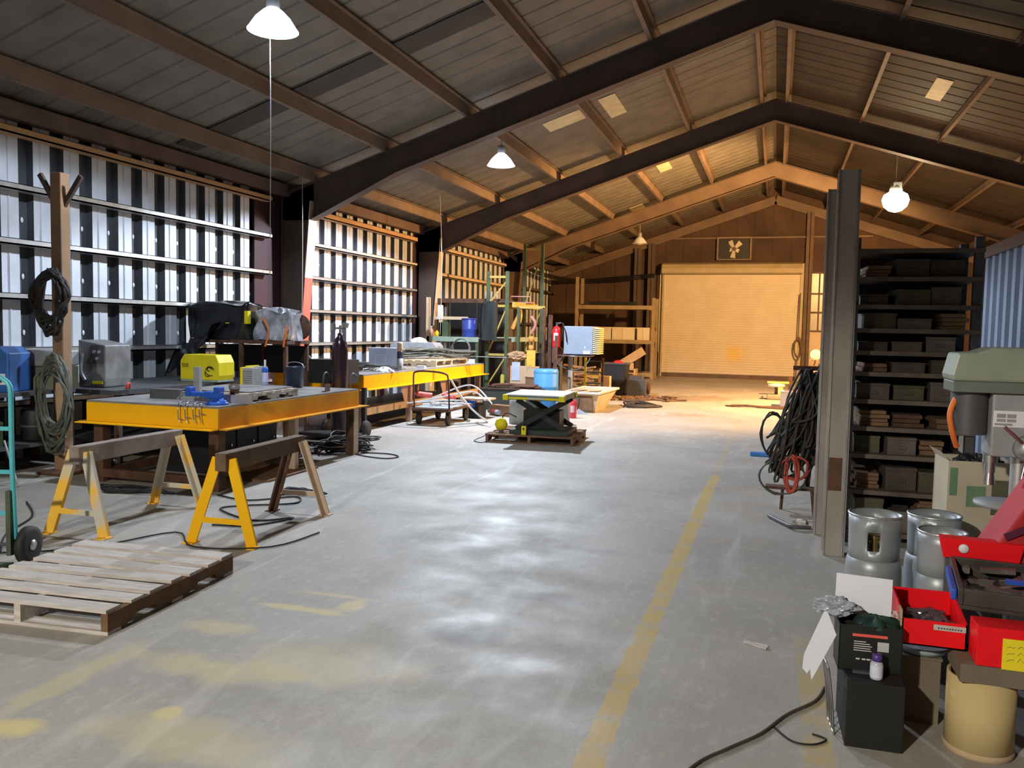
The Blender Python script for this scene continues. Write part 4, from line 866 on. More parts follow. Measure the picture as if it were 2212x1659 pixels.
# hoses on a stand
t = thing('hose_stand', 'low rusty stand with a flat top and thin legs beside the posts', 'stand', (0.16,8.0,0))
MB().box(-0.2,-0.06,0.19,0.24,0.06,0.215).build('top_bar', M_rust, t)
for p0, p1 in (((-0.05,0,0.19),(-0.06,-0.02,0.0)),((0.2,0.04,0.19),(0.26,0.2,0.0)),((0.2,-0.04,0.19),(0.22,-0.2,0.0))): MB().cyl(p0,p1,0.014,n=8).build('leg', M_rust, t)
MB().beam((0.16,0.08,0.2),(0.24,0.1,1.34),0.04,0.04).build('mast', M_rust, t)
MB().box(0.0,0.08,1.28,0.4,0.11,1.32).build('cross_arm', M_rust, t)
b = MB(); rd = random.Random(51)
for i in range(70):
    x0 = rd.uniform(0.22,0.5); xe = rd.uniform(-0.06,0.5); ze = rd.uniform(0.30,0.8)+0.25*xe; bl = rd.uniform(-0.07,0.07)
    yo = rd.uniform(-0.22,0.08)
    b.tube([(x0,8.0+yo*0.4,1.27+rd.uniform(-0.09,0.04)),((x0*0.6+xe*0.4)+bl,7.98+yo,1.02),((x0+2*xe)/3+bl,7.95+yo,0.75*0.5+ze*0.6),(xe,7.95+yo,ze),(xe+0.05,7.96+yo,ze+0.05),((x0+xe)/2+0.06,8.0+yo*0.5,1.05)], rd.choice((0.009,0.011,0.014)), 6, sub=3)
tag(b.build('hose_bundle', M_hose), 'thick mass of black hoses hanging from the rusty stand', 'hose')
b = MB(); b.tube(coil_pts((0.0,7.9,0.70),0.10,0.19,4,52,0.02), 0.009, 6, sub=2); b.tube(coil_pts((0.14,7.85,0.52),0.15,0.2,4,54,0.03), 0.009, 6, sub=2)
b.tube([(0.08,7.9,0.85),(0.25,7.95,1.05),(0.36,8.0,1.2)],0.009,6); tag(b.build('hose_coil', M_rubber), 'thin black hose loops curling out left of the hose mass', 'hose')
b = MB(); b.tube(coil_pts((0.10,7.8,0.33),0.20,0.16,3,55,0.02), 0.007, 6, sub=2); tag(b.build('cable_loop', M_hoseg), 'wide thin loop of dark cable above the stand top', 'cable')
b = MB(); b.tube(coil_pts((0.16,7.76,0.36),0.05,0.16,7,56,0.02,drift=(0.03,0,0.02)), 0.010, 6, sub=2); b.tube(coil_pts((0.2,7.78,0.42),0.12,0.10,4,57,0.03), 0.009, 6, sub=2)
tag(b.build('air_hose', mat('red_hose', (0.55,0.08,0.04), (0.35,0.05,0.03), 7, 0.5)), 'red air hose coil hanging low on the stand', 'hose')
t = thing('tube_lamp', 'small lamp with blue sleeve lying on the floor left of the hoses', 'torch', (-0.14,11.4,0.0), 0.0)
MB().box(-0.13,-0.06,0,0.10,0.06,0.05).build('blue_body', mat('sky_blue', (0.05,0.25,0.65), (0.03,0.15,0.5), 9, 0.5), t, bevel=0.01)
MB().tube([(0.08,0.03,0.03),(0.28,0.05,0.02),(0.5,0.0,0.02)],0.008).build('cord', M_rubber, t); MB().tube([(0.08,-0.03,0.03),(0.28,-0.05,0.02),(0.5,-0.03,0.02)],0.008).build('cord', M_rubber, t)
b = MB(); b.tube([(0.0,7.55,0.02),(0.12,7.3,0.02),(0.2,7.15,0.03),(0.33,7.18,0.025)],0.018,6); tag(b.build('crowbar', M_dgrey), 'dark bent bar on the floor in front of the hose stand', 'bar')
b = MB(); b.lathe([(0,0),(0.05,0),(0.04,0.02),(0,0.03)],n=10); b.box(-0.02,-0.1,0.0,0.03,0.0,0.02); tag(b.build('rag', M_wpale), 'small pale scrap at the foot of the rear post', 'scrap', (0.27,7.5,0.0))

# ---- foreground: propane tanks
M_tank = mat('grey_tank_paint', (0.38,0.41,0.43), (0.24,0.26,0.28), 4, 0.4, 0.3, 0.06)
def tank(label, x, y, rz, r=0.135, h=0.44, col=0.2):
    t = thing('propane_tank', label, 'propane tank', (x,y,0), rz, 'propane tanks in front of the posts')
    MB().lathe([(r*0.75,0),(r*0.8,0.0),(r*0.8,0.035),(r*0.75,0.035)], n=28).build('foot_ring', M_tank, t)
    MB().lathe([(0,0.03),(r*0.6,0.035),(r*0.93,0.065),(r,0.11),(r,h-0.08),(r*0.95,h-0.035),(r*0.6,h),(0,h+0.005)], n=32).build('body', M_tank, t)
    rc = r*0.9; n = 40; z0, z1 = h-0.045, h+col; zs = [z0, z0+0.07, z0+0.17, z1]
    b = MB(); vs = [(rc*(1+0.06*j/3)*math.cos(2*PI*i/n), rc*(1+0.06*j/3)*math.sin(2*PI*i/n), zs[j]) for j in range(4) for i in range(n)]; fs = []
    for j in range(3):
        for i in range(n):
            am = 2*PI*(i+0.5)/n
            if j == 1 and any(abs(((am-hc+PI) % (2*PI))-PI) < 0.27 for hc in (-PI/2-0.25, PI/2)): continue
            fs.append((j*n+i, j*n+(i+1)%n, (j+1)*n+(i+1)%n, (j+1)*n+i))
    b.add(vs, fs, 0, True); b.build('collar', M_tank, t, thick=0.004)
    MB().lathe([(rc*1.04,z1-0.008),(rc*1.09,z1-0.004),(rc*1.09,z1+0.004),(rc*1.04,z1+0.006)], n=36).build('collar_rim', M_galv, t)
    MB().cyl((0,0,h),(0,0,h+0.07),0.022).cyl((-0.03,0,h+0.05),(0.05,0,h+0.05),0.014).cyl((0,0,h+0.07),(0,0,h+0.09),0.03).build('valve', mat('dull_brass', (0.45,0.33,0.12), None, 6, 0.35, 0.8), t)
tank('grey propane tank with open collar, leftmost of the three beside the steel posts', 0.535, 4.72, 0.1, 0.138, 0.47, 0.20)
tank('grey propane tank second from the left with a pale collar', 0.86, 4.98, -0.2, 0.14, 0.45, 0.19)
tank('grey propane tank half hidden behind the red parts bins', 0.81, 4.46, 0.5, 0.115, 0.48, 0.18)

# ---- carton pile at bottom right
t = thing('black_case', 'plain black box standing at the bottom right corner of the photo', 'box', (0.42,3.42,0), 0.03)
MB().box(-0.105,0,0.0,0.105,0.34,0.262).build('case_body', mat('matte_black', (0.010,0.010,0.010), None, 5, 0.8), t, bevel=0.004)
MB().box(-0.075,0.09,0.262,-0.01,0.16,0.27).build('latch', M_dgrey, t); MB().box(-0.1,0.345,0.1,0.1,0.35,0.14).build('hinge', M_dgrey, t)
t = thing('wire_rack', 'thin chrome wire rack against the left side of the black box', 'rack', (0.27,3.62,0), 0.1)
for k in range(4): MB().tube([(0.0,-0.12+k*0.05,0.0),(-0.012,-0.12+k*0.05,0.14),(-0.03,-0.12+k*0.05,0.27)],0.004,6,sub=2).build('wire', M_chrome, t)
MB().tube([(-0.03,-0.12,0.27),(-0.03,0.03,0.27)],0.004,6,sub=1).build('rail', M_chrome, t); MB().tube([(0.0,-0.12,0.004),(0.0,0.03,0.004)],0.004,6,sub=1).build('rail', M_chrome, t)
M_pbox = mat('black_carton', (0.012,0.012,0.013), None, 5, 0.5)
t = thing('product_carton', 'open black carton with a red stripe and small print standing on the black box', 'carton', (0.405,3.53,0.264), 0.06)
o = t
b = MB(); W_, H_, D_ = 0.118, 0.185, 0.14
b.box(-W_,0,0,W_,0.005,H_); b.box(-W_,D_,0,W_,D_+0.005,H_); b.box(-W_,0,0,-W_+0.005,D_,H_); b.box(W_-0.005,0,0,W_,D_,H_); b.box(-W_,0,0,W_,D_,0.005); b.build('carton_body', M_pbox, t)
b = MB(); b.box(-0.068,-0.002,0.142,0.062,-0.0002,0.153); b.build('red_stripe', mat('coral_stripe', (0.9,0.13,0.10), None, 5, 0.5), t)
M_print = mat('white_print', (0.7,0.7,0.7), None, 5, 0.6)
b = MB()
for k, (z, wd) in enumerate(((0.120,0.045),(0.111,0.06),(0.102,0.068),(0.093,0.062),(0.084,0.066))): b.box(-0.062,-0.0012,z,-0.062+wd,-0.0002,z+0.003)
for x in (-0.052,-0.03,-0.012,0.006): b.box(x,-0.0012,0.048,x+0.014,-0.0002,0.054)
b.build('small_print', M_print, t)
MB().box(0.026,-0.0014,0.088,0.068,-0.0002,0.126).build('paper_square', mat('pale_square', (0.55,0.58,0.6), None, 4, 0.6), t)
o = MB().box(0,0,0,0.22,0.004,0.19).build('back_flap', mat('white_card', (0.80,0.82,0.92), (0.74,0.76,0.86), 3, 0.6), t); o.location = (-0.12,D_+0.01,H_-0.03); o.rotation_euler = (-0.25,0.05,0)
t = thing('bottle', 'small clear bottle with a purple cap in front of the black carton', 'bottle', (0.425,3.475,0.264))
MB().lathe([(0,0),(0.022,0),(0.024,0.004),(0.024,0.06),(0.016,0.072),(0.0,0.072)], n=20).build('bottle_body', mat('clear_plastic_bottle', (0.6,0.64,0.7), None, 5, 0.15), t)
MB().lathe([(0.0245,0.01),(0.0245,0.055)], n=20).build('paper_label', mat('lilac_label', (0.72,0.75,0.9), (0.55,0.58,0.75), 40, 0.5), t)
MB().lathe([(0,0.072),(0.019,0.072),(0.019,0.098),(0,0.1)], n=18).build('cap', mat('purple_cap', (0.10,0.05,0.28), None, 5, 0.4), t)
rag('dark green crumpled glove in the open black carton', (0.43,3.60,0.435), mat('dark_teal_cloth', (0.015,0.06,0.045), (0.008,0.02,0.02), 7, 0.6), 0.062, 14, 'glove', 'glove')
# white cardboard strip leaning and bag
b = MB(); b.add([(-0.030,0,0),(-0.012,0,-0.02),(0.0,0,0.0),(0.006,0,-0.045),(0.1,0,0.145),(0.062,0,0.24),(0.05,0,0.235),(-0.025,0,0.055)], [(0,1,2,7),(2,3,4,7),(4,5,6,7)])
tag(b.build('cardboard_strip', mat('white_card', (0,0,0)), thick=0.003), 'long white card strip leaning outward left of the black carton', 'card', (0.185,3.56,0.235), rot=(-0.15,0,0.1))
def crumple(label, cat, name, loc, s, m, seed):
    rd = random.Random(seed); ph = [rd.uniform(0,6) for _ in range(8)]
    def fn(u, v):
        a = u*2*PI; p = (v-0.5)*PI; r = 1+0.13*math.sin(3*a+ph[0]+3*p)+0.09*math.sin(7*a+ph[1]-7*p)+0.08*math.sin(9*p+ph[2]+2*a)+0.05*math.sin(13*a+11*p+ph[3])
        return (s[0]*r*math.cos(a)*math.cos(p), s[1]*r*math.sin(a)*math.cos(p), s[2]*(r*math.sin(p)+1))
    b = MB(); b.grid(fn, 48, 26, smooth=False); return tag(b.build(name, m), label, cat, loc)
crumple('crumpled grey-white plastic bag on top of the white card strip', 'bag', 'plastic_bag', (0.275,3.64,0.448), (0.085,0.05,0.035), mat('thin_plastic', (0.45,0.47,0.55), (0.28,0.3,0.36), 8, 0.25), 3)
crumple('small crumpled tan paper between the carton and the red bin', 'paper', 'paper', (0.505,3.72,0.40), (0.035,0.03,0.03), mat('tan_paper', (0.55,0.5,0.45), None, 8, 0.6), 6)
b = MB(); b.lathe([(0,0),(0.10,0),(0.12,0.035),(0.105,0.02),(0,0.02)],n=20); tag(b.build('dish', mat('pale_blue_dish', (0.35,0.42,0.46), (0.2,0.22,0.24), 5, 0.3)), 'pale dish under the red parts bin', 'dish', (0.635,3.84,0.28))
b = MB(); b.box(-0.075,-0.1,0,0.075,0.1,0.27); b.box(-0.08,-0.105,0.27,0.08,0.105,0.28); tag(b.build('shadow_brown_carton', mat('shadow_brown_card', (0.20,0.16,0.11), None, 4, 0.9)), 'carton in floor-shadow brown beneath the pale dish', 'carton', (0.625,3.84,0))  # carton's dark brown stands in for the floor shadow here
# fibre drum
t = thing('fibre_drum', 'tan fibre drum at the bottom right under the red boxes', 'drum', (0.815,3.58,0))
M_drum = mat('tan_fibreboard', (0.60,0.46,0.22), (0.50,0.37,0.17), 3, 0.8)
MB().lathe([(0,0),(0.122,0),(0.122,0.30),(0.112,0.30),(0.112,0.01),(0,0.01)], n=36).build('drum_wall', M_drum, t)
MB().lathe([(0.1225,0.0),(0.126,0.004),(0.126,0.02),(0.1225,0.024)], n=36).build('base_hoop', M_card, t)
b = MB(); b.prism([(-0.10,0.30),(0.13,0.30),(0.16,0.37),(-0.10,0.37)],-0.118,0.12,'y'); b.build('carton_collar', mat('shadow_brown_card', (0,0,0)), t)
# red parts bins
def bin_open(name, label, loc, w, d, h, m, rz=0, slope=0.5, th=0.006):
    t = thing(name, label, 'bin', loc, rz)
    b = MB(); b.box(0,0,0,w,d,th); b.prism([(0,0),(d,0),(d,h*1.35),(d*0.55,h*1.3),(0,h)],0,th,'x'); b.prism([(0,0),(d,0),(d,h*1.35),(d*0.55,h*1.3),(0,h)],w-th,w,'x'); b.box(0,0,0,w,th,h); b.box(0,d-th,0,w,d,h*1.35)
    b.build('bin_shell', m, t); return t
t = bin_open('parts_bin', 'wide red parts bin with a paper label and clear bag, right of the black carton', (0.525,3.60,0.373), 0.235, 0.32, 0.105, M_redp, 0.0)
MB().box(0.115,-0.003,0.072,0.23,-0.0005,0.094).build('paper_label', mat('grey_label', (0.55,0.52,0.48), None, 30, 0.6), t)
b = MB()
for k in range(9): b.box(0.13+k*0.01,-0.0036,0.078,0.136+k*0.01,-0.003,0.084)
b.build('label_print', M_dgrey, t)
MB().box(-0.006,-0.003,-0.003,0.0,0.06,0.14).build('clear_side', M_card, t)
t2_ = crumple('clear plastic bag of dark brushes lying in the wide red bin', 'bag', 'plastic_bag', (0.64,3.76,0.385), (0.10,0.12,0.04), mat('dark_bag', (0.12,0.09,0.09), (0.04,0.03,0.04), 8, 0.15), 9)
t = thing('parts_box', 'bright red box with a yellow handwritten sheet on top of the fibre drum', 'box', (0.765,3.46,0.372), 0.0)
MB().box(0,0,0,0.42,0.13,0.15).build('box_body', M_redp, t, bevel=0.003)
MB().box(0.085,-0.004,-0.002,0.40,-0.0005,0.115).build('yellow_sheet', mat('yellow_sheet', (0.85,0.68,0.01), (0.75,0.60,0.01), 8, 0.6), t, label='yellow paper sheet')
b = MB(); rd = random.Random(8)
for k in range(6):
    for j in range(3):
        x = 0.1+k*0.035; z = 0.03+j*0.026; b.tube([(x,-0.0045,z),(x+0.01,-0.0045,z+rd.uniform(.004,.016)),(x+0.02,-0.0045,z+rd.uniform(-.002,.01)),(x+0.026,-0.0045,z+0.006)],0.0009,4,sub=1)
b.build('handwriting', M_dgrey, t)
# black tool tray with blue side
t = thing('tool_tray', 'black tray with blue side grips full of tools on the red bins at right', 'tray', (0.90,3.74,0.53), -0.12)
M_tray = mat('dark_tray', (0.06,0.05,0.045), (0.03,0.027,0.025), 7, 0.4)
b = MB(); b.prism([(-0.14,0.0),(0.42,0.0),(0.44,0.07),(-0.16,0.07)],-0.02,0.0,'y'); b.v = []; b.f = []; b.m = []; b.sm = []
b.box(-0.15,-0.13,0,0.35,0.40,0.02); b.box(-0.16,-0.14,0.02,-0.14,0.41,0.085); b.box(0.34,-0.14,0.02,0.36,0.41,0.085); b.box(-0.14,-0.14,0.02,0.34,-0.12,0.085); b.box(-0.14,0.39,0.02,0.34,0.41,0.085); b.build('tray_shell', M_tray, t, bevel=0.004)
MB().box(-0.183,-0.12,0.03,-0.162,0.26,0.075).build('side_grip', mat('royal_blue', (0.03,0.10,0.55), (0.02,0.07,0.4), 5, 0.35), t, bevel=0.006, label='royal blue side grip')
MB().box(0.02,0.02,0.085,0.13,0.05,0.10).build('blue_latch', mat('royal_blue', (0,0,0)), t)
rd = random.Random(77)
b = MB()
for i in range(26):
    x, y = rd.uniform(-0.11,0.3), rd.uniform(-0.1,0.36); L_ = rd.uniform(0.05,0.16); a = rd.uniform(0,3.1)
    b.obox((x,y,0.035+rd.uniform(0,0.035)),(L_,rd.uniform(0.012,0.03),rd.uniform(0.012,0.03)),(0,rd.uniform(-.2,.2),a))
b.build('tools', mat('greasy_steel', (0.22,0.19,0.17), (0.08,0.07,0.06), 9, 0.35, 0.5), t, kind='stuff')
t = thing('parts_bin', 'red plastic bin behind the black tool tray with a white sticker', 'bin', (0.80,4.20,0.0), -0.1)
MB().box(-0.02,0.0,0.0,0.22,0.04,0.60).build('stand', M_dgrey, t)
b = MB(); b.prism([(-0.03,0.60),(0.27,0.60),(0.29,0.69),(-0.05,0.69)],-0.02,0.06,'y'); b.build('bin_shell', M_redp, t, bevel=0.004)
b = MB(); b.lathe([(0,0),(0.02,0),(0.022,0.004),(0,0.006)],n=12,axis='y'); o = b.build('sticker', M_white, t); o.location = (0.05,-0.028,0.65)
# red slanted hood and stand
t = thing('sheet_metal_chute', 'red slanted sheet metal chute at the right edge below the drill press', 'chute', (1.13,4.30,0), 0.05)
M_redhood = mat('faded_red', (0.50,0.02,0.025), (0.36,0.012,0.02), 4, 0.75)
b = MB(); b.prism([(-0.20,0.60),(0.30,0.60),(0.30,1.25),(0.02,0.98)],-0.12,0.14,'y'); b.build('chute_body', M_redhood, t, bevel=0.01)
b = MB(); b.beam((-0.13,-0.13,0.72),(0.28,-0.13,0.93),0.012,0.03); b.build('rib', mat('dark_wine', (0.12,0.015,0.05), None, 4, 0.5), t)
for x in (-0.18,0.26):
    for y in (-0.1,0.12): MB().box(x-0.02,y-0.02,0,x+0.02,y+0.02,0.60).build('leg', M_dgrey, t)
MB().prism([(0.02,0.56),(0.2,0.56),(0.14,0.62)],-0.132,-0.1305,'y').build('triangle_sticker', M_white, t)
# drill press
t = thing('drill_press', 'grey green drill press with a box shaped head at the right edge', 'drill press', (1.0,4.72,0), 0.0)
M_dp = mat('grey_green_cover', (0.30,0.34,0.27), (0.20,0.24,0.18), 4, 0.4, 0.1)
b = MB(); b.prism([(-0.16,1.39),(0.42,1.39),(0.42,1.56),(0.02,1.56),(-0.05,1.535),(-0.14,1.53),(-0.165,1.42)],-0.13,0.13,'y'); b.build('belt_cover', M_dp, t, bevel=0.012)
MB().box(-0.155,-0.125,1.335,0.42,0.125,1.39).build('head_plate', mat('dark_green_grey', (0.15,0.18,0.15), None, 5, 0.4), t, bevel=0.005)
MB().cyl((-0.055,0.0,1.12),(-0.055,0.0,1.335),0.085,n=24).build('motor', M_dgrey, t)
MB().box(0.03,-0.1,1.02,0.30,0.1,1.335).build('head_casting', M_grey, t, bevel=0.01)
MB().box(0.035,-0.1035,1.17,0.17,-0.1005,1.25).build('label_plate', M_white, t)
b = MB()
for (x0,z0,x1,z1) in ((0.05,1.215,0.09,1.235),(0.095,1.215,0.135,1.235),(0.05,1.195,0.09,1.21),(0.095,1.195,0.135,1.21),(0.042,1.178,0.12,1.188)): b.box(x0,-0.1042,z0,x1,-0.1036,z1)
b.build('label_print', M_grey, t)
MB().lathe([(0,-0.16),(0.03,-0.155),(0.055,-0.13),(0.065,-0.1),(0,-0.1)],n=20,axis='y').build('feed_hub', M_galv, t).location = (0.19,0,1.07)
for a in (0.3,2.4,4.5): MB().cyl((0.19,-0.13,1.07),(0.19+0.16*math.cos(a),-0.16,1.07+0.16*math.sin(a)),0.009,n=8).build('feed_lever', M_chrome, t)
b = MB(); b.cyl((0.05,-0.02,0.98),(0.05,-0.02,1.02),0.035); b.cyl((0.05,-0.02,0.93),(0.05,-0.02,0.98),0.026); b.cyl((0.05,-0.02,0.87),(0.05,-0.02,0.93),0.03,0.022); b.build('chuck', M_chrome, t)
MB().cyl((0.2,0.06,0.04),(0.2,0.06,1.05),0.04,n=20).build('column', M_galv, t)
MB().lathe([(0,0),(0.15,0),(0.15,0.02),(0.05,0.03),(0,0.03)],(0.14,0.0,0.76),24).build('work_table', M_grey, t)
MB().box(0.0,-0.17,0,0.36,0.2,0.04).build('base', M_grey, t, bevel=0.01)
MB().tube([(-0.12,-0.03,1.30),(-0.15,-0.06,1.22),(-0.13,-0.05,1.12),(-0.1,0,1.05)],0.014).build('power_cord', M_orange, t).hide_render = False
# blue denim-like bag behind the feed hub is left out of the head; box behind
t = thing('cardboard_box', 'open cardboard box with faded green print behind the propane tanks', 'carton', (1.14,5.45,0), 0.08)
M_cb = mat('worn_carton', (0.52,0.46,0.34), (0.40,0.34,0.25), 4, 0.9)
b = MB(); b.box(-0.19,-0.15,0,0.19,0.15,0.38); b.build('lower_carton', M_card, t)
b = MB(); 
for x0,y0,x1,y1 in ((-0.18,-0.15,0.18,-0.145),(-0.18,0.145,0.18,0.15),(-0.18,-0.145,-0.175,0.145),(0.175,-0.145,0.18,0.145)): b.box(x0,y0,0.38,x1,y1,0.90)
b.box(-0.18,-0.15,0.38,0.18,0.15,0.39); b.add([(-0.18,-0.15,0.9),(-0.18,0.15,0.9),(-0.22,0.13,0.95),(-0.22,-0.13,0.95)],[(0,1,2,3)]); b.build('carton_walls', M_cb, t)
b = MB(); b.box(-0.08,-0.152,0.64,0.02,-0.1505,0.76); b.box(-0.17,-0.152,0.70,-0.13,-0.1505,0.86); b.build('green_print', mat('faded_green_print', (0.06,0.20,0.11), (0.2,0.25,0.14), 12, 0.8), t)
b = MB(); b.box(0.05,-0.152,0.60,0.15,-0.1505,0.8); b.build('dark_print', mat('faded_dark_print', (0.05,0.06,0.035), (0.12,0.12,0.06), 12, 0.8), t)
crumple('dark crumpled packing sticking out of the open cardboard box', 'packing', 'packing', (1.14,5.45,0.80), (0.13,0.1,0.06), M_black, 21)
# floor cord and scraps at bottom right
cable('thin brown cord curving over the floor at the bottom right', [(-0.35,2.7,0.008),(-0.23,3.05,0.008),(-0.12,3.22,0.008),(0.0,3.39,0.008),(0.1,3.60,0.008),(0.22,3.78,0.008),(0.27,3.95,0.008)], 0.007, mat('brown_cord', (0.10,0.075,0.05), None, 5, 0.6))
b = MB(); b.obox((0,0,0.004),(0.13,0.022,0.008),(0,0,-0.5)); b.obox((0.03,-0.005,0.011),(0.07,0.015,0.005),(0,0,-0.42)); tag(b.build('wood_chip', M_wpale), 'small pale sliver of wood on the open floor right of the aisle line', 'scrap', (-0.04,4.39,0.0))
cable('thin dark wire curl on the floor left of the black box', [(0.05,3.48,0.004),(0.12,3.38,0.004),(0.2,3.38,0.004),(0.25,3.44,0.004),(0.2,3.47,0.004)], 0.004)
# ================================================================ middle of the hall
pallet('wooden pallet on the open floor under the scissor lift table', (-3.28,11.68,0), 0.06, 1.26, 1.1, 0.12, 8, M_bwood, seed=15)
t = thing('lift_table', 'scissor lift table with white top and yellow corners on a pallet', 'lift table', (-3.17,11.62,0.122), 0.06)
MB().box(-0.45,-0.52,0.56,0.37,0.48,0.575).build('top_sheet', M_white, t)
MB().box(-0.46,-0.53,0.50,0.38,0.49,0.56).build('platform', mat('lift_green', (0.15,0.20,0.14), None, 5, 0.5), t)
b = MB(); b.box(-0.40,-0.545,0.51,0.32,-0.531,0.54); b.build('warning_strip', M_byellow, t)
b = MB(); b.box(-0.12,-0.548,0.515,0.12,-0.546,0.54); b.build('label_plate', M_galv, t)
for x in (-0.44,0.36):
    for y in (-0.51,0.46): MB().box(x-0.04,y-0.05,0.492,x+0.04,y+0.05,0.57).build('corner_bumper', M_byellow, t, bevel=0.008)
for y in (-0.3,0.3):
    MB().beam((-0.34,y,0.07),(0.36,y,0.48),0.03,0.07).build('scissor_arm', M_black, t); MB().beam((0.36,y+0.035,0.07),(-0.34,y+0.035,0.48),0.03,0.07).build('scissor_arm', M_black, t)
MB().box(-0.42,-0.38,0,0.42,0.40,0.06).build('base_frame', mat('dark_green_base', (0.03,0.045,0.03), None, 5, 0.6), t)
MB().cyl((-0.2,0,0.12),(0.2,0,0.38),0.05).build('hydraulic_cylinder', M_black, t); MB().box(-0.28,-0.1,0.06,0.25,0.25,0.32).build('power_pack', M_black, t)
t = thing('cable_reel', 'bright yellow octagonal reel beside the base of the lift table', 'reel', (-3.72,11.32,0.24))
MB().lathe([(0,-0.03),(0.09,-0.03),(0.09,0.03),(0,0.03)],n=8,axis='y').build('disc', M_byellow, t); MB().box(-0.03,-0.02,-0.118,0.03,0.02,-0.06).build('foot', M_dgrey, t)
MB().tube([(0.0,0.03,0.08),(0.06,0.06,0.16),(0.2,0.1,0.1)],0.008).build('cord', M_rubber, t)
t = thing('pendant_control', 'small yellow pendant control lying against the lift base', 'control', (-3.33,11.16,0.122))
MB().box(-0.035,-0.02,0.0,0.035,0.02,0.13).build('body', M_byellow, t, bevel=0.008); MB().cyl((0,0,0.13),(0,0,0.17),0.014).build('strain_relief', M_black, t); MB().cyl((0,-0.02,0.09),(0,-0.028,0.09),0.014).build('button', M_black, t)
cable('thin cable trailing off the left edge of the lift table pallet', [(-3.6,11.5,0.15),(-3.8,11.45,0.14),(-3.98,11.25,0.05),(-4.05,11.1,0.01),(-3.9,10.95,0.01),(-3.85,11.06,0.012)], 0.006)
# grey round-shouldered containers beside the lift
M_conc = mat('grey_concrete', (0.33,0.34,0.32), (0.24,0.24,0.23), 8, 0.85)
for x, y, w_, h_, lb in ((-4.15,13.5,0.14,0.46,'grey round-topped drum left behind the lift table'),(-3.42,13.75,0.12,0.46,'grey upright drum right behind the lift table')):
    t = thing('grey_drum', lb, 'drum', (x,y,0), 0.2)
    MB().lathe([(0,0),(w_,0),(w_,h_-0.07),(w_*0.85,h_-0.02),(w_*0.5,h_),(0,h_)], n=22).build('drum_body', M_conc, t)
    MB().tube([(-w_*0.7,0,h_-0.02),(-w_*0.4,0,h_+0.04),(0.02,0,h_-0.0)],0.012).build('handle', M_card, t)
b = MB(); b.obox((0,0,0.1),(0.5,0.22,0.2)); b.obox((0.29,0,0.09),(0.08,0.2,0.18)); tag(b.build('timber_block', [M_bwood]), 'brown timber block on the floor left of the lift table', 'timber', (-4.75,14.6,0.0), -0.35)
t = thing('steel_trough', 'dark green steel trough on the floor behind the timber block', 'trough', (-5.0,15.9,0), 0.1)
b = MB(); b.prism([(-0.5,0),(0.5,0),(0.62,0.42),(-0.62,0.42)],-0.3,-0.28); b.prism([(-0.5,0),(0.5,0),(0.62,0.42),(-0.62,0.42)],0.28,0.3); b.prism([(-0.5,0),(-0.48,0),(-0.6,0.42),(-0.62,0.42)],-0.28,0.28); b.prism([(0.5,0),(0.48,0),(0.6,0.42),(0.62,0.42)],-0.28,0.28); b.box(-0.5,-0.28,0,0.5,0.28,0.02); b.build('trough_shell', mat('trough_green', (0.03,0.04,0.035), None, 5, 0.5), t)
MB().box(-0.64,-0.32,0.42,0.64,-0.28,0.44).build('rim', M_rust, t)
pile_tubes('scrap_rods', 'rusty rods and strap lying over the dark trough', 'rods', (-4.95,15.9,0.43), 0.2, 14, 1.1, 0.28, 0.014, M_rust, 66, 0.05, 0.1)
t = thing('plastic_drum', 'blue plastic drum standing behind the lift table', 'drum', (-4.58,16.9,0))
MB().lathe([(0,0),(0.24,0),(0.26,0.03),(0.26,0.4),(0.27,0.42),(0.26,0.44),(0.26,0.74),(0.24,0.79),(0.0,0.79)], n=28).build('drum_body', mat('sky_blue_drum', (0.05,0.26,0.66), (0.10,0.32,0.58), 2, 0.4), t)
MB().lathe([(0.262,0.70),(0.266,0.72),(0.262,0.74)], n=28).build('ring', mat('sky_blue_drum', (0,0,0)), t)
t = thing('vertical_pipe', 'rusty pipe standing in the blue plastic drum', 'pipe', (-4.42,17.0,0.79)); MB().cyl((0,0,0),(0.02,0,0.7),0.035).build('pipe', M_rust, t); MB().cyl((-0.0,0,0.0),(0.0,0,0.03),0.06).build('flange', M_rust, t)
# crate with things
t = thing('hopper_crate', 'tapered wooden crate with a pale rim right of the lift table', 'crate', (-3.62,16.75,0), 0.0)
b = MB()
P0 = [(-0.27,-0.72),(0.28,-0.72),(0.28,0.3),(-0.27,0.3)]; P1 = [(-0.30,-0.8),(0.36,-0.8),(0.42,0.9),(-0.30,0.9)]
b.add([(x,y,0) for x,y in P0]+[(x,y,0.37) for x,y in P1], [(0,3,2,1),(0,1,5,4),(1,2,6,5),(2,3,7,6),(3,0,4,7)])
b.build('crate_sides', M_pine, t, thick=0.02)
b = MB(); b.box(-0.34,-0.84,0.37,0.40,-0.78,0.41); b.box(-0.34,0.88,0.37,0.46,0.94,0.41); b.box(-0.34,-0.78,0.37,-0.29,0.88,0.41); b.beam((0.37,-0.78,0.39),(0.43,0.88,0.39),0.06,0.04); b.build('rim', mat('pale_rim', (0.72,0.68,0.60), None, 5, 0.6), t)
MB().box(-0.28,-0.76,0.31,0.33,0.86,0.33).build('lid_sheet', M_plate, t)
MB().box(-0.24,-0.80,0.06,0.24,-0.775,0.33).build('dark_front', M_bwood, t)
pile_tubes('strap_pile', 'tan straps and sticks on top of the tapered crate', 'straps', (-3.65,16.55,0.332), 0.6, 12, 0.6, 0.18, 0.02, M_card, 67, 0.05, 0.1)
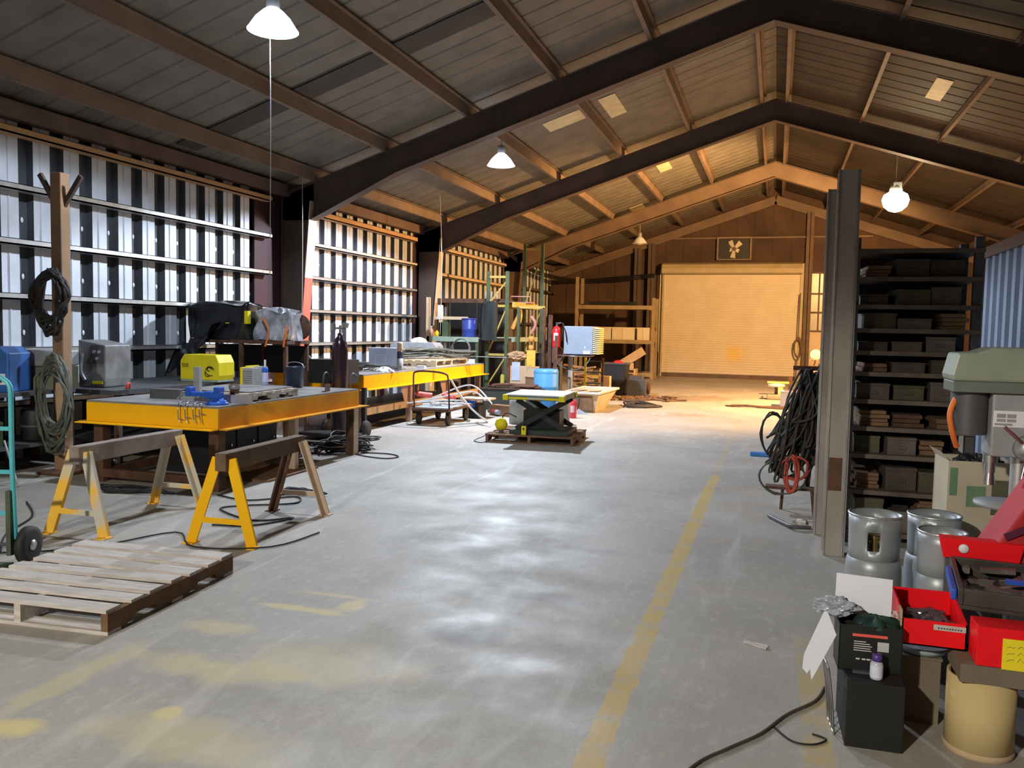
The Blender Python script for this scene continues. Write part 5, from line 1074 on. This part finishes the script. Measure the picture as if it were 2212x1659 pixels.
b = MB(); b.add([(-0.28,0,0.0),(0.25,0,0.0),(0.02,0,0.12),(-0.2,0,0.46)],[(0,1,2,3)]); tag(b.build('plastic_sheet', mat('thin_plastic', (0,0,0)), thick=0.01), 'crumpled pale plastic sheet leaning on the front of the crate', 'plastic sheet', (-3.62,15.6,0.0), rot=(-0.15,0,0))
def extinguisher(label, loc, s=1.0, m=None):
    t = thing('fire_extinguisher', label, 'fire extinguisher', loc, 0.2)
    o = [MB().lathe([(0,0),(0.08*s,0),(0.085*s,0.02*s),(0.085*s,0.36*s),(0.06*s,0.42*s),(0.025*s,0.44*s),(0,0.44*s)], n=22).build('cylinder', m or M_red, t),
         MB().cyl((0,0,0.44*s),(0,0,0.48*s),0.022*s).cyl((-0.02*s,0,0.5*s),(0.09*s,0,0.51*s),0.014*s).build('valve_handle', M_dgrey, t),
         MB().tube([(0.02*s,0,0.48*s),(0.12*s,0,0.5*s),(0.14*s,0,0.38*s),(0.1*s,0,0.2*s)],0.012*s).build('hose', M_black, t)]
    b = MB(); b.add([(0.0855*s*math.cos(a),0.0855*s*math.sin(a),z) for z in (0.14*s,0.3*s) for a in [-2.3+k*0.2 for k in range(7)]], [(k,k+1,k+8,k+7) for k in range(6)]); b.build('paper_label', mat('pinkish_label', (0.75,0.6,0.65), None, 30, 0.5), t)
    return t
extinguisher('red fire extinguisher standing on the floor right of the lift table', (-3.50,14.85,0), 0.78, mat('pinkish_red', (0.72,0.05,0.08), None, 5, 0.4))

# ---- pallet rack and shelves at the left wall in the middle distance
def frame_up(label, x0, x1, y, h):
    t = thing('rack_frame', label, 'rack', ((x0+x1)/2,y,0), 0, 'green pallet rack frames'); hw = (x1-x0)/2
    for s in (-1,1): MB().box(s*hw-0.035,-0.035,0,s*hw+0.035,0.035,h).build('upright', M_green, t)
    zz = [0.25,1.0,2.1,h-0.15]
    b = MB()
    for z in zz: b.box(-hw+0.035,-0.02,z,hw-0.035,0.02,z+0.05)
    b.build('cross_bar', M_oyel, t)
    b = MB()
    for za, zb in ((0.3,1.0),(1.05,2.1),(2.15,h-0.2)): b.beam((-hw,0.0,za),(hw,0.0,zb),0.03,0.03,(0,1,0))
    b.build('diagonal_brace', M_oyel, t)
    return t
frame_up('tall green and ochre rack frame farther from the camera', -6.03, -5.58, 20.0, 3.72)
frame_up('green rack frame nearer the camera behind the second table', -6.25, -5.8, 17.9, 2.9)
t = thing('rack_beams', 'ochre load beams spanning between the two green rack frames', 'beam', (-5.92,18.95,0))
for x in (-0.2,0.25): 
    MB().box(x-0.03,-0.98,2.10,x+0.03,0.98,2.22).build('load_beam', M_oyel, t)
    MB().box(x-0.03,-0.98,1.32,x+0.03,0.98,1.42).build('load_beam', M_lgreen, t)
MB().box(-0.17,-0.96,2.2,0.22,0.96,2.22).build('deck', M_rust, t); MB().box(-0.17,-0.96,1.40,0.22,0.96,1.42).build('deck', M_lgreen, t)
t = thing('steel_frame', 'pinkish rectangular steel frame lying on the ochre rack beams', 'frame', (-5.85,19.1,2.225), 0.1)  # open rectangular frame of primed steel bars
b = MB()
for z in (0,0.14): b.box(-0.2,-0.3,z,0.3,-0.27,z+0.025)
for x in (-0.2,0.275): b.box(x,-0.3,0.0,x+0.025,-0.27,0.16)
b.box(-0.2,-0.27,0,-0.17,0.3,0.03); b.box(0.27,-0.27,0,0.3,0.3,0.03); b.build('frame_bars', mat('pink_primer', (0.55,0.25,0.18), None, 5, 0.6), t)
t = thing('storage_shelf', 'long pale green shelf with posts at the left wall in the middle distance', 'shelf', (-6.95,18.0,0))
MB().box(-0.7,-0.33,1.30,0.55,-0.29,1.41).build('front_beam', M_lgreen, t); MB().box(-0.7,-0.29,1.37,0.55,0.35,1.40).build('deck', M_lgreen, t)
MB().box(-0.72,-0.33,0,-0.64,-0.25,2.3).build('post', M_pine, t); MB().box(-0.5,-0.1,1.4,-0.42,-0.02,1.98).build('post', M_pine, t); MB().box(0.48,-0.3,0,0.54,-0.24,1.37).build('post', M_green, t); MB().box(-0.7,0.28,0,-0.64,0.35,2.3).build('post', M_rust, t)
MB().box(0.48,0.28,0,0.54,0.35,1.37).build('post', M_green, t); MB().box(-0.64,-0.06,1.80,0.2,-0.02,1.87).build('rail', M_pine, t)
MB().box(-0.7,0.3,2.2,0.9,0.34,2.3).build('top_rail', M_rust, t)
t = thing('plastic_drum', 'dark blue plastic drum on the pale green shelf', 'drum', (-6.72,17.95,1.402))
MB().lathe([(0,0),(0.15,0),(0.165,0.02),(0.165,0.17),(0.172,0.18),(0.165,0.2),(0.165,0.38),(0.15,0.42),(0,0.42)], n=24).build('drum_body', mat('navy_blue_drum', (0.04,0.07,0.36), (0.03,0.05,0.26), 5, 0.4), t)
MB().lathe([(0.15,0.4),(0.175,0.405),(0.175,0.43),(0.15,0.435)], n=24).build('lid_ring', mat('navy_blue_drum', (0,0,0)), t)
t = thing('cabinet', 'dark cabinet in the shadows behind the blue drum shelf', 'cabinet', (-7.3,20.2,0)); MB().box(-0.7,-0.3,0,0.8,0.4,2.35).build('cabinet_body', M_dgrey, t); MB().box(-0.65,-0.32,0.1,0.04,-0.3,2.25).build('door', M_black, t); MB().box(0.07,-0.32,0.1,0.76,-0.3,2.25).build('door', M_black, t)
rd = random.Random(91)
for i, (x, y, z, sx, sy, sz, m, nm, ct, lb) in enumerate((
   (-7.3,19.6,1.6,0,0,0,None,'','',''),)): pass
for x, z0_, m, lb in ((-6.35,1.402,M_black,'black jerry can beside the dark blue drum'),(-7.35,1.402,M_green,'green can at the left end of the pale green shelf')):
    b = MB(); b.box(-0.12,-0.1,0,0.12,0.1,0.34); b.box(-0.05,-0.02,0.34,0.08,0.02,0.38); tag(b.build('jerry_can', m, bevel=0.01), lb, 'can', (x,18.0,z0_))
for k, x in enumerate((-6.75,-6.6,-6.46)):
    b = MB(); b.lathe([(0,0),(0.035,0),(0.035,0.17),(0.02,0.2),(0,0.2)],n=12); tag(b.build('spray_can', M_wpale), 'pale can on top of the dark cabinet, %s of three' % ('leftmost','middle','rightmost')[k], 'spray can', (x-0.3,20.0,2.352), group='pale cans on the dark cabinet')
# hanging things
t = thing('jacket', 'black jacket hanging between shelf and rack frame', 'jacket', (-6.1,17.6,1.35)); o = drape(MB(), -0.16, 0.16, -0.08, 0.08, 0.0, 0.85, 17, 0.02); o.build('coat', mat('black_cloth', (0.015,0.02,0.02), None, 5, 0.8), t); MB().tube([(0,0,0.84),(0.0,0.0,0.92),(0.03,0,0.95)],0.008).build('hook', M_galv, t)
tag(MB().tube([(-0.01,0,0.0),(0,0,0.15),(0.0,0,0.33)],0.045,8).build('yellow_sleeve', mat('amber_plastic', (0,0,0))), 'bright yellow sleeve hanging under the rack beams', 'sleeve', (-6.0,18.5,1.43))
t = thing('glove', 'orange work gloves hanging from the rack beside the green frame', 'gloves', (-5.72,18.4,1.62))
b = MB(); b.tube([(0.08,0,0.45),(0.04,0,0.3),(-0.04,0,0.14),(-0.1,0,0.0)],0.045,8); b.tube([(0.09,0,0.42),(0.1,0,0.28),(0.07,0,0.14)],0.035,8); b.build('glove_cloth', mat('orange_glove', (0.85,0.38,0.08), None, 6, 0.7), t); MB().tube([(0.08,0,0.45),(0.08,0,0.58)],0.006,sub=1).build('string', M_red, t)
# wall-side rod shelf, cardboard and yellow post
t = thing('pipe_rack', 'low rack of pipes with a pale rail beyond the second table', 'rack', (-5.75,17.3,0))
MB().box(-0.75,-0.03,0.98,0.25,0.0,1.0).build('rail', M_galv, t)
for x in (-0.7,0.2): MB().box(x-0.03,-0.04,0,x+0.03,0.02,1.0).build('post', M_rust, t)
b = MB(); b.cyl((0,0,0),(0,0,0.62),0.045); b.cyl((0,0,0.62),(0,0,0.64),0.03); tag(b.build('bollard', mat('olive_yellow', (0.50,0.45,0.06), None, 5, 0.6)), 'olive yellow bollard just past the end of the second table', 'bollard', (-5.55,16.9,0))
t = thing('cardboard_sheet', 'large tan cardboard sheet standing beneath the pale rail', 'cardboard', (-5.25,17.2,0)); MB().box(-0.22,-0.0,0,0.22,0.02,0.82).build('sheet', M_card, t); MB().box(-0.18,-0.014,0.5,0.0,-0.001,0.9).build('grey_panel', mat('pale_blue_grey', (0,0,0)), t)
b = MB(); b.box(-0.09,0,0,0.09,0.05,0.34); b.box(-0.03,-0.01,0.02,0.03,0,0.3); tag(b.build('yellow_case', mat('ochre_plastic', (0.70,0.45,0.06), (0.55,0.33,0.05), 12, 0.6)), 'ochre plastic case hanging on the green frame foot', 'case', (-4.98,17.08,0.825))
b = MB(); b.box(-0.1,-0.1,0,0.1,0.1,0.2); b.box(-0.105,-0.105,0.2,0.105,0.105,0.22); tag(b.build('small_carton', M_card), 'small tan carton leaning beside the large cardboard sheet', 'carton', (-4.92,17.1,0.6)).hide_render = False
b = MB(); b.box(-0.14,-0.12,0,0.14,0.12,0.58); b.box(-0.15,-0.13,0.58,0.15,0.13,0.60); tag(b.build('plinth', M_bwood), 'brown plinth under the small tan carton', 'plinth', (-4.92,17.1,0))
b = MB(); b.prism([(-0.07,0),(0.08,0),(0.06,0.3)],-0.01,0.01); tag(b.build('white_wedge', M_white), 'small white triangular card beside the blue plastic drum', 'card', (-4.98,16.75,0.0)).scale = (1,1,1.0)
crumple('bundle of tan leather scraps hanging above the cardboard sheet', 'leather', 'leather_scraps', (-5.35,17.30,0.94), (0.2,0.08,0.09), mat('tan_leather', (0.55,0.35,0.18), (0.2,0.12,0.07), 9, 0.7), 33)
# chain hoist
t = thing('chain_hoist', 'orange and black chain hoist hanging right of the green frame', 'hoist', (-5.30,18.2,0.9))
b = MB(); b.tube([(0,0,0.0),(0.01,0,0.6),(0.0,0,1.2)],0.012); b.build('chain', M_rust, t)
for z in (0.02,0.22,0.42): MB().lathe([(0,0),(0.06,0.01),(0.07,0.07),(0.06,0.13),(0,0.14)],(0,0,z),12).build('block', mat('orange_glove', (0,0,0)), t)
MB().tube([(-0.02,0,0.62),(0.07,0,0.75),(0.08,0,0.88),(-0.02,0,1.0)],0.04).build('red_arm', mat('pink_primer', (0,0,0)), t)
MB().box(-0.3,-0.03,1.18,0.3,0.03,1.24).build('trolley_beam', M_oyel, t); MB().box(0.26,-0.03,-0.9,0.32,0.03,1.2).build('post', M_rust, t); MB().box(-0.34,-0.03,-0.9,-0.28,0.03,1.2).build('post', M_green, t)
# extinguisher on a post
t = thing('steel_post', 'thin rusty post carrying the hanging fire extinguisher', 'post', (-4.90,18.35,0)); MB().box(-0.04,-0.04,0,0.04,0.04,1.95).build('upright', M_rust, t); MB().box(-0.15,-0.15,0,0.15,0.15,0.02).build('base_plate', M_rust, t)
MB().cyl((0.12,0.05,1.05),(0.12,0.12,1.05),0.2,n=24).build('round_guard', mat('brown_guard', (0.14,0.06,0.05), None, 5, 0.7), t)
extinguisher('bright red fire extinguisher hanging high on a rusty post', (-4.70,18.15,1.22), 1.08, mat('vivid_red', (0.95,0.02,0.03), None, 5, 0.35))
# heater on a stand
t = thing('unit_heater', 'grey box heater with cream louvres on a round-topped stand', 'heater', (-4.1,18.1,0), 0.0)
MB().box(-0.34,-0.3,1.09,0.30,0.35,1.70).build('housing', mat('blue_grey_gloss', (0.30,0.36,0.45), (0.24,0.29,0.37), 2, 0.35), t, bevel=0.008)
b = MB()
for k in range(14): b.prism([(0.30,1.11+k*0.042),(0.42,1.095+k*0.042),(0.42,1.115+k*0.042),(0.30,1.135+k*0.042)],-0.28,0.33)
b.build('louvres', mat('cream_louvre', (0.80,0.70,0.45), None, 5, 0.5), t)
MB().box(0.1,-0.306,1.1,0.25,-0.301,1.17).build('nameplate', M_white, t)
MB().prism([(0.12,1.22),(0.15,1.22),(0.135,1.28)],-0.305,-0.301).build('warning_mark', M_white, t)
b = MB(); b.box(0.12,-0.3075,1.115,0.23,-0.3065,1.12); b.box(0.12,-0.3075,1.135,0.2,-0.3065,1.14); b.box(0.12,-0.3075,1.15,0.22,-0.3065,1.155); b.build('nameplate_print', M_dgrey, t)
MB().lathe([(0,1.04),(0.42,1.04),(0.42,1.06),(0,1.06)],(-0.15,0,0),28).build('round_top', M_chrome, t); MB().box(-0.2,-0.2,1.06,0.25,0.25,1.09).build('mount', M_dgrey, t)
MB().cyl((-0.25,0,0.02),(-0.25,0,1.04),0.055).build('stand_post', M_grey, t); MB().lathe([(0,0),(0.3,0),(0.28,0.02),(0,0.03)],(-0.25,0,0),24).build('base', M_dgrey, t)
b = MB(); b.tube([(-0.5,-0.25,1.04),(-0.45,-0.3,0.85),(-0.1,-0.3,0.74),(0.15,-0.3,0.85),(0.25,-0.25,1.02)],0.014); b.build('cable', M_hoseg, t)
MB().tube([(-0.4,-0.2,1.7),(-0.30,-0.36,1.6),(-0.26,-0.36,1.35)],0.012).build('power_cord', M_black, t)
t = thing('ladder', 'thin ladder with yellow side rail beneath the heater', 'ladder', (-3.95,18.6,0)); 
MB().box(-0.2,0,0,-0.15,0.03,1.0).build('side_rail', M_byellow, t); MB().box(0.2,0,0,0.25,0.03,1.0).build('side_rail', M_rust, t)
b = MB()
for z in (0.15,0.4,0.65,0.9): b.box(-0.15,0,z,0.2,0.03,z+0.03)
b.build('rungs', M_green, t)
# clutter right of it
t = thing('trash_can', 'black square bin with a red rag on top in the middle distance', 'bin', (-3.85,21.0,0)); b = MB(); b.prism([(-0.24,0),(0.24,0),(0.30,0.78),(-0.30,0.78)],-0.28,0.28); b.build('bin_body', M_black, t); MB().box(-0.32,-0.3,0.78,0.32,0.3,0.81).build('rim', M_dgrey, t)
rag('red rag on top of the black square bin', (-3.8,20.95,0.812), M_red, 0.09, 44)
b = MB(); b.box(-0.2,-0.13,0,0.2,0.13,0.5); b.box(-0.2,-0.132,0.22,0.2,-0.131,0.26); tag(b.build('tan_carton', M_pine), 'tall tan carton in front of the black square bin', 'carton', (-4.0,20.3,0)).scale = (0.7,1,1)
t = thing('lathe_machine', 'dark machine block right of the black square bin', 'machine', (-3.25,20.9,0)); MB().box(-0.25,-0.3,0,0.22,0.3,0.42).build('machine_body', M_dgrey, t, bevel=0.01); MB().cyl((0.22,0,0.2),(0.28,0,0.2),0.15).build('wheel', M_rust, t); MB().box(-0.2,-0.2,0.42,0.1,0.2,0.5).build('cap', M_dgrey, t)
b = MB(); rd = random.Random(71)
for i in range(16): b.obox((rd.uniform(-.2,.2),rd.uniform(-.15,.15),0.03+i*0.045),(rd.uniform(.3,.7),rd.uniform(.1,.3),0.04),(0,rd.uniform(-.15,.15),rd.uniform(-.4,.4)))
tag(b.build('board_stack', mat('orange_brown_boards', (0.50,0.28,0.13), (0.25,0.13,0.06), 7, 0.8)), 'untidy stack of orange-brown boards left of the black bin', 'boards', (-4.65,20.6,0.0))
b = MB(); rd = random.Random(72)
for i in range(60):
    a = rd.uniform(0,6.28); r_ = rd.uniform(0,1)**0.6; b.obox((1.0*r_*math.cos(a),0.8*r_*math.sin(a),0.015+rd.uniform(0,.03)),(rd.uniform(.05,.4),rd.uniform(.03,.1),0.03),(0,rd.uniform(-.1,.1),rd.uniform(0,3)))
tag(b.build('floor_scrap', M_bwood), 'scatter of dark scrap on the floor in front of the black bin', 'scrap', (-3.0,19.9,0.0), kind='stuff')
cable('dark cable heap on the floor behind the tapered crate', scribble(-2.75,17.9,0.55,0.7,26,14,0.02,0.05), 0.018, M_hose)

# ---- far rack left of the roller door
t = thing('pallet_rack', 'rusty pallet rack with cross beams left of the roller door', 'rack', (-5.28,28.6,0))
M_rk = mat('rack_brown', (0.36,0.27,0.15), (0.25,0.18,0.10), 4, 0.7)
for x, h in ((-1.32,3.45),(1.32,2.75)):
    for y in (-0.4,0.4): MB().box(x-0.05,y-0.05,0,x+0.05,y+0.05,h).build('upright', M_rk, t)
    MB().beam((x,-0.4,0.4),(x,0.4,1.3),0.03,0.03,(1,0,0)).build('brace', M_rk, t); MB().beam((x,0.4,1.6),(x,-0.4,2.5),0.03,0.03,(1,0,0)).build('brace', M_rk, t)
for z in (2.36,1.2,0.1):
    for y in (-0.42,0.42): MB().box(-1.27,y-0.03,z,1.27,y+0.03,z+0.13).build('load_beam', M_rk, t)
MB().box(-1.27,-0.39,2.44,1.27,0.39,2.47).build('deck', M_rust, t); MB().box(-1.27,-0.39,1.28,1.27,0.39,1.31).build('deck', M_rust, t)
MB().box(-1.27,-0.39,0.18,1.27,0.39,0.21).build('deck', M_rust, t)
M_crate = mat('cream_crate', (0.72,0.66,0.50), (0.62,0.56,0.42), 3, 0.7)
for x, w_, lb in ((-5.95,0.55,'cream crate on the middle level of the far rack, leftmost'),(-4.98,0.38,'cream crate on the middle level of the far rack, middle'),(-4.28,0.22,'small cream crate at the right end of the far rack')):
    b = MB(); b.box(-w_,-0.35,0,w_,0.3,0.42); b.box(-w_-0.01,-0.36,0.38,w_+0.01,0.31,0.44); b.box(-0.02,-0.365,0.02,0.02,-0.35,0.38); tag(b.build('wooden_crate', M_crate), lb, 'crate', (x,28.6,1.312), group='cream crates on the far rack')
b = MB(); b.box(-1.1,-0.3,0,0.5,0.3,0.35); b.box(-1.12,-0.32,0.33,0.52,0.32,0.37); tag(b.build('dark_bundle', M_black), 'dark long bundle on the top level of the far rack', 'bundle', (-5.1,28.6,1.95)).location = (-5.1,28.6,2.472)
bpy.data.objects['dark_bundle'].scale = (1,1,0.4)
b = MB(); b.beam((-0.75,0,0.0),(0.55,0,0.85),0.04,0.28,(0,0,1)); tag(b.build('plank', M_pine), 'wide pale plank leaning diagonally under the far rack', 'plank', (-4.75,27.9,0.14))
for k in range(3):
    pallet('pale pallet in the low stack before the far rack, %s' % ('lowest','middle','topmost')[k], (-4.9,27.2,0.13*k), 0.03*k, 1.15, 0.9, 0.128, 5, M_pine, group='pallets stacked before the far rack', seed=30+k)
rd = random.Random(81)
for k, (x, s, m, lb) in enumerate(((-5.3,0.16,M_crate,'cream carton on the far pallet stack, leftmost'),(-4.95,0.14,M_pine,'pine box on the far pallet stack, in the middle'),(-4.6,0.18,M_card,'tan carton on the far pallet stack, rightmost'))):
    b = MB(); b.box(-s,-s,0,s,s,s*1.1); b.box(-s*0.1,-s-0.004,0,s*0.1,-s,s*1.1); tag(b.build('carton', m, bevel=0.004), lb, 'carton', (x,27.2,0.391), 0.1*k)
t = thing('low_cart', 'low wooden cart with a wheel in front of the far rack', 'cart', (-5.1,25.9,0))
MB().box(-0.7,-0.25,0.12,0.95,0.25,0.22).build('deck', M_oyel, t)
for x in (-0.75,0.85): MB().lathe([(0,-0.04),(0.14,-0.04),(0.16,0),(0.14,0.04),(0,0.04)],(0,0,0),18,axis='y').build('wheel', M_rust, t).location = (x,-0.27,0.16)

# gable fan above the door
t = thing('exhaust_fan', 'square exhaust fan with pale blades above the roller door', 'fan', (-1.55,30.93,4.62))
b = MB(); b.box(-0.60,-0.12,-0.40,-0.54,0.0,0.42); b.box(0.54,-0.12,-0.40,0.60,0.0,0.42); b.box(-0.54,-0.12,0.36,0.54,0.0,0.42); b.box(-0.54,-0.12,-0.40,0.54,0.0,-0.36); b.build('housing', M_purl, t)
MB().box(-0.54,-0.02,-0.36,0.54,-0.0,0.36).build('opening', M_black, t)
for k in range(5):
    a = 0.4+k*2*PI/5; o = MB().prism([(0.06,-0.05),(0.31,-0.11),(0.33,0.08),(0.08,0.05)],-0.006,0.006,'y').build('blade', M_crate, t); o.location = (0,-0.06,0.0); o.rotation_euler = (0.3*math.sin(a),a,0.3*math.cos(a))
MB().cyl((0,-0.1,0),(0,-0.02,0),0.07).build('motor', M_primer, t)
# things right of the door
t = thing('chain_bundle', 'bundled pull chain hanging at the right door track', 'chain', (0.72,30.5,0.55))
b = MB(); b.tube([(0.02,0,2.5),(0,0,1.2),(0.0,0,0.9)],0.02); b.tube(coil_pts((0,0,0.62),0.12,0.33,4,61,0.03),0.022,6); b.tube([(0,0,0.3),(-0.02,0,0.0),(-0.04,-0.02,-0.5)],0.02); b.build('chain_links', M_frame_hi, t)
t = thing('bench_grinder', 'small machine with a round disc top on the floor before the roller door', 'machine', (0.05,21.6,0))
MB().box(-0.22,-0.15,0,0.2,0.15,0.13).build('base', M_rk, t, bevel=0.03); MB().cyl((0,0,0.13),(0,0,0.32),0.04).build('column', M_rust, t); MB().lathe([(0,0.32),(0.2,0.32),(0.2,0.38),(0,0.4)],n=20).build('disc_top', M_crate, t)
MB().cyl((-0.35,0,0.03),(-0.3,0,0.03),0.05).build('wheel', M_rust, t)
b = MB(); b.box(-0.05,-0.05,0,0.05,0.05,0.45); b.box(-0.1,-0.1,0,0.1,0.1,0.02); tag(b.build('short_post', M_rust), 'short rusty post standing near the right door track', 'post', (0.42,24.5,0))
b = MB(); b.box(-0.1,-0.1,0,0.1,0.1,0.32); b.box(-0.3,-0.12,0.32,0.25,0.12,0.36); tag(b.build('yellow_stand', mat('warm_yellow', (0.85,0.6,0.15), None, 5, 0.6)), 'yellow stand behind the round-topped machine', 'stand', (0.12,23.2,0))
t = thing('carton', 'pale carton with a purple label on the floor left of the hoses', 'carton', (0.42,19.8,0)); MB().box(-0.28,-0.2,0,0.3,0.25,0.32).build('carton_body', mat('pale_carton', (0.62,0.55,0.5), None, 4, 0.8), t); MB().box(-0.3,-0.22,0.32,0.32,0.27,0.34).build('lid', mat('pale_carton', (0,0,0)), t); MB().box(-0.2,-0.15,0.341,0.15,0.15,0.345).build('purple_label', mat('purple_cap', (0,0,0)), t)
pile_tubes('floor_rods', 'thin rods lying on the floor left of the pale carton', 'rods', (-0.25,19.0,0.0), 0.1, 10, 1.6, 0.3, 0.012, M_rust, 69, 0.01, 0.05)
t = thing('work_lamp', 'small round work lamp on a stand near the pale wall board', 'lamp', (0.98,24.0,0)); MB().box(-0.15,-0.1,0,0.15,0.1,0.75).build('pedestal', M_rk, t); MB().tube([(0,0,0.75),(0.05,0,0.9),(0.0,0,1.0)],0.02).build('arm', M_rust, t); MB().lathe([(0,-0.03),(0.14,-0.03),(0.16,0.03),(0,0.03)],(0,0,0),18,axis='y').build('reflector', M_crate, t).location = (0.05,-0.03,1.08); MB().lathe([(0.1,-0.01),(0.12,0),(0.1,0.01)],(0,0,0),16,axis='y').build('ring', M_pinkleg, t).location = (0.0,-0.06,0.88)
# darker clutter in the middle distance between shelf and heater
rd = random.Random(101)
for i, (x, y, w_, d_, h_, m, nm, ct, lb) in enumerate((
    (-5.35,19.2,0.26,0.3,1.05,M_black,'locker','locker','black locker in the gap right of the green frame'),
    (-4.95,19.3,0.18,0.2,0.95,M_dgrey,'tool_cabinet','cabinet','dark grey tool cabinet right of the black locker'),
    (-6.7,16.95,0.3,0.2,0.62,M_bwood,'wooden_crate','crate','dark brown wooden crate below the pale green shelf'),
    (-6.1,18.9,0.2,0.2,0.75,M_rust,'scrap_box','box','rusty scrap box under the pale green rack beams'),
    (-7.2,17.9,0.35,0.25,0.9,M_black,'tool_cabinet','cabinet','black tool cabinet under the left half of the pale green shelf'))):
    t = thing(nm, lb, ct, (x,y,0), rd.uniform(-.1,.1))
    MB().box(-w_/2,-d_/2,0.03,w_/2,d_/2,h_).build('cabinet_body', m, t, bevel=0.006)
    MB().box(-w_/2+0.02,-d_/2-0.012,0.08,w_/2-0.02,-d_/2-0.001,h_*0.5).build('drawer_front', m, t); MB().box(-w_/2+0.02,-d_/2-0.012,h_*0.53,w_/2-0.02,-d_/2-0.001,h_-0.04).build('drawer_front', m, t)
    MB().box(-w_/2+0.01,-d_/2+0.01,0,w_/2-0.01,d_/2-0.01,0.03).build('plinth', M_black, t)
def bottle(label, loc, m, r=0.04, h=0.18, cap=None):
    t = thing('bottle', label, 'bottle', loc)
    MB().lathe([(0,0),(r,0),(r,h*0.65),(r*0.4,h*0.82),(r*0.4,h*0.9),(0,h*0.9)],n=14).build('bottle_body', m, t); MB().lathe([(0,h*0.9),(r*0.5,h*0.9),(r*0.5,h),(0,h)],n=12).build('cap', cap or M_white, t)
bottle('salmon pink bottle on the shelf end near the second column', (-7.62,17.85,1.402), mat('salmon_plastic', (0.75,0.32,0.25), None, 5, 0.5), 0.06, 0.24)
bottle('pale yellow bottle beside the salmon pink one', (-7.47,17.85,1.402), M_byellow, 0.045, 0.16, M_red)
t = thing('sling', 'long thin chain hanging down beside the red painted column', 'chain', (-7.6,12.3,1.5)); MB().tube([(0,0,0),(0.01,0,1.2),(0,0,2.62)],0.007,5).build('chain', M_galv, t); MB().box(-0.03,-0.02,-0.08,0.03,0.02,0.02).build('hook_block', M_rust, t)
t = thing('pale_cord', 'thin cord hanging from the roof in the middle distance left', 'cord', (-7.0,16.9,1.45)); MB().tube([(0,0,0),(0.02,0,1.5),(-0.05,0,3.02)],0.008,5).build('cord', M_galv, t); MB().box(-0.05,-0.04,0.35,0.05,0.04,0.65).build('grip', M_wpale, t)
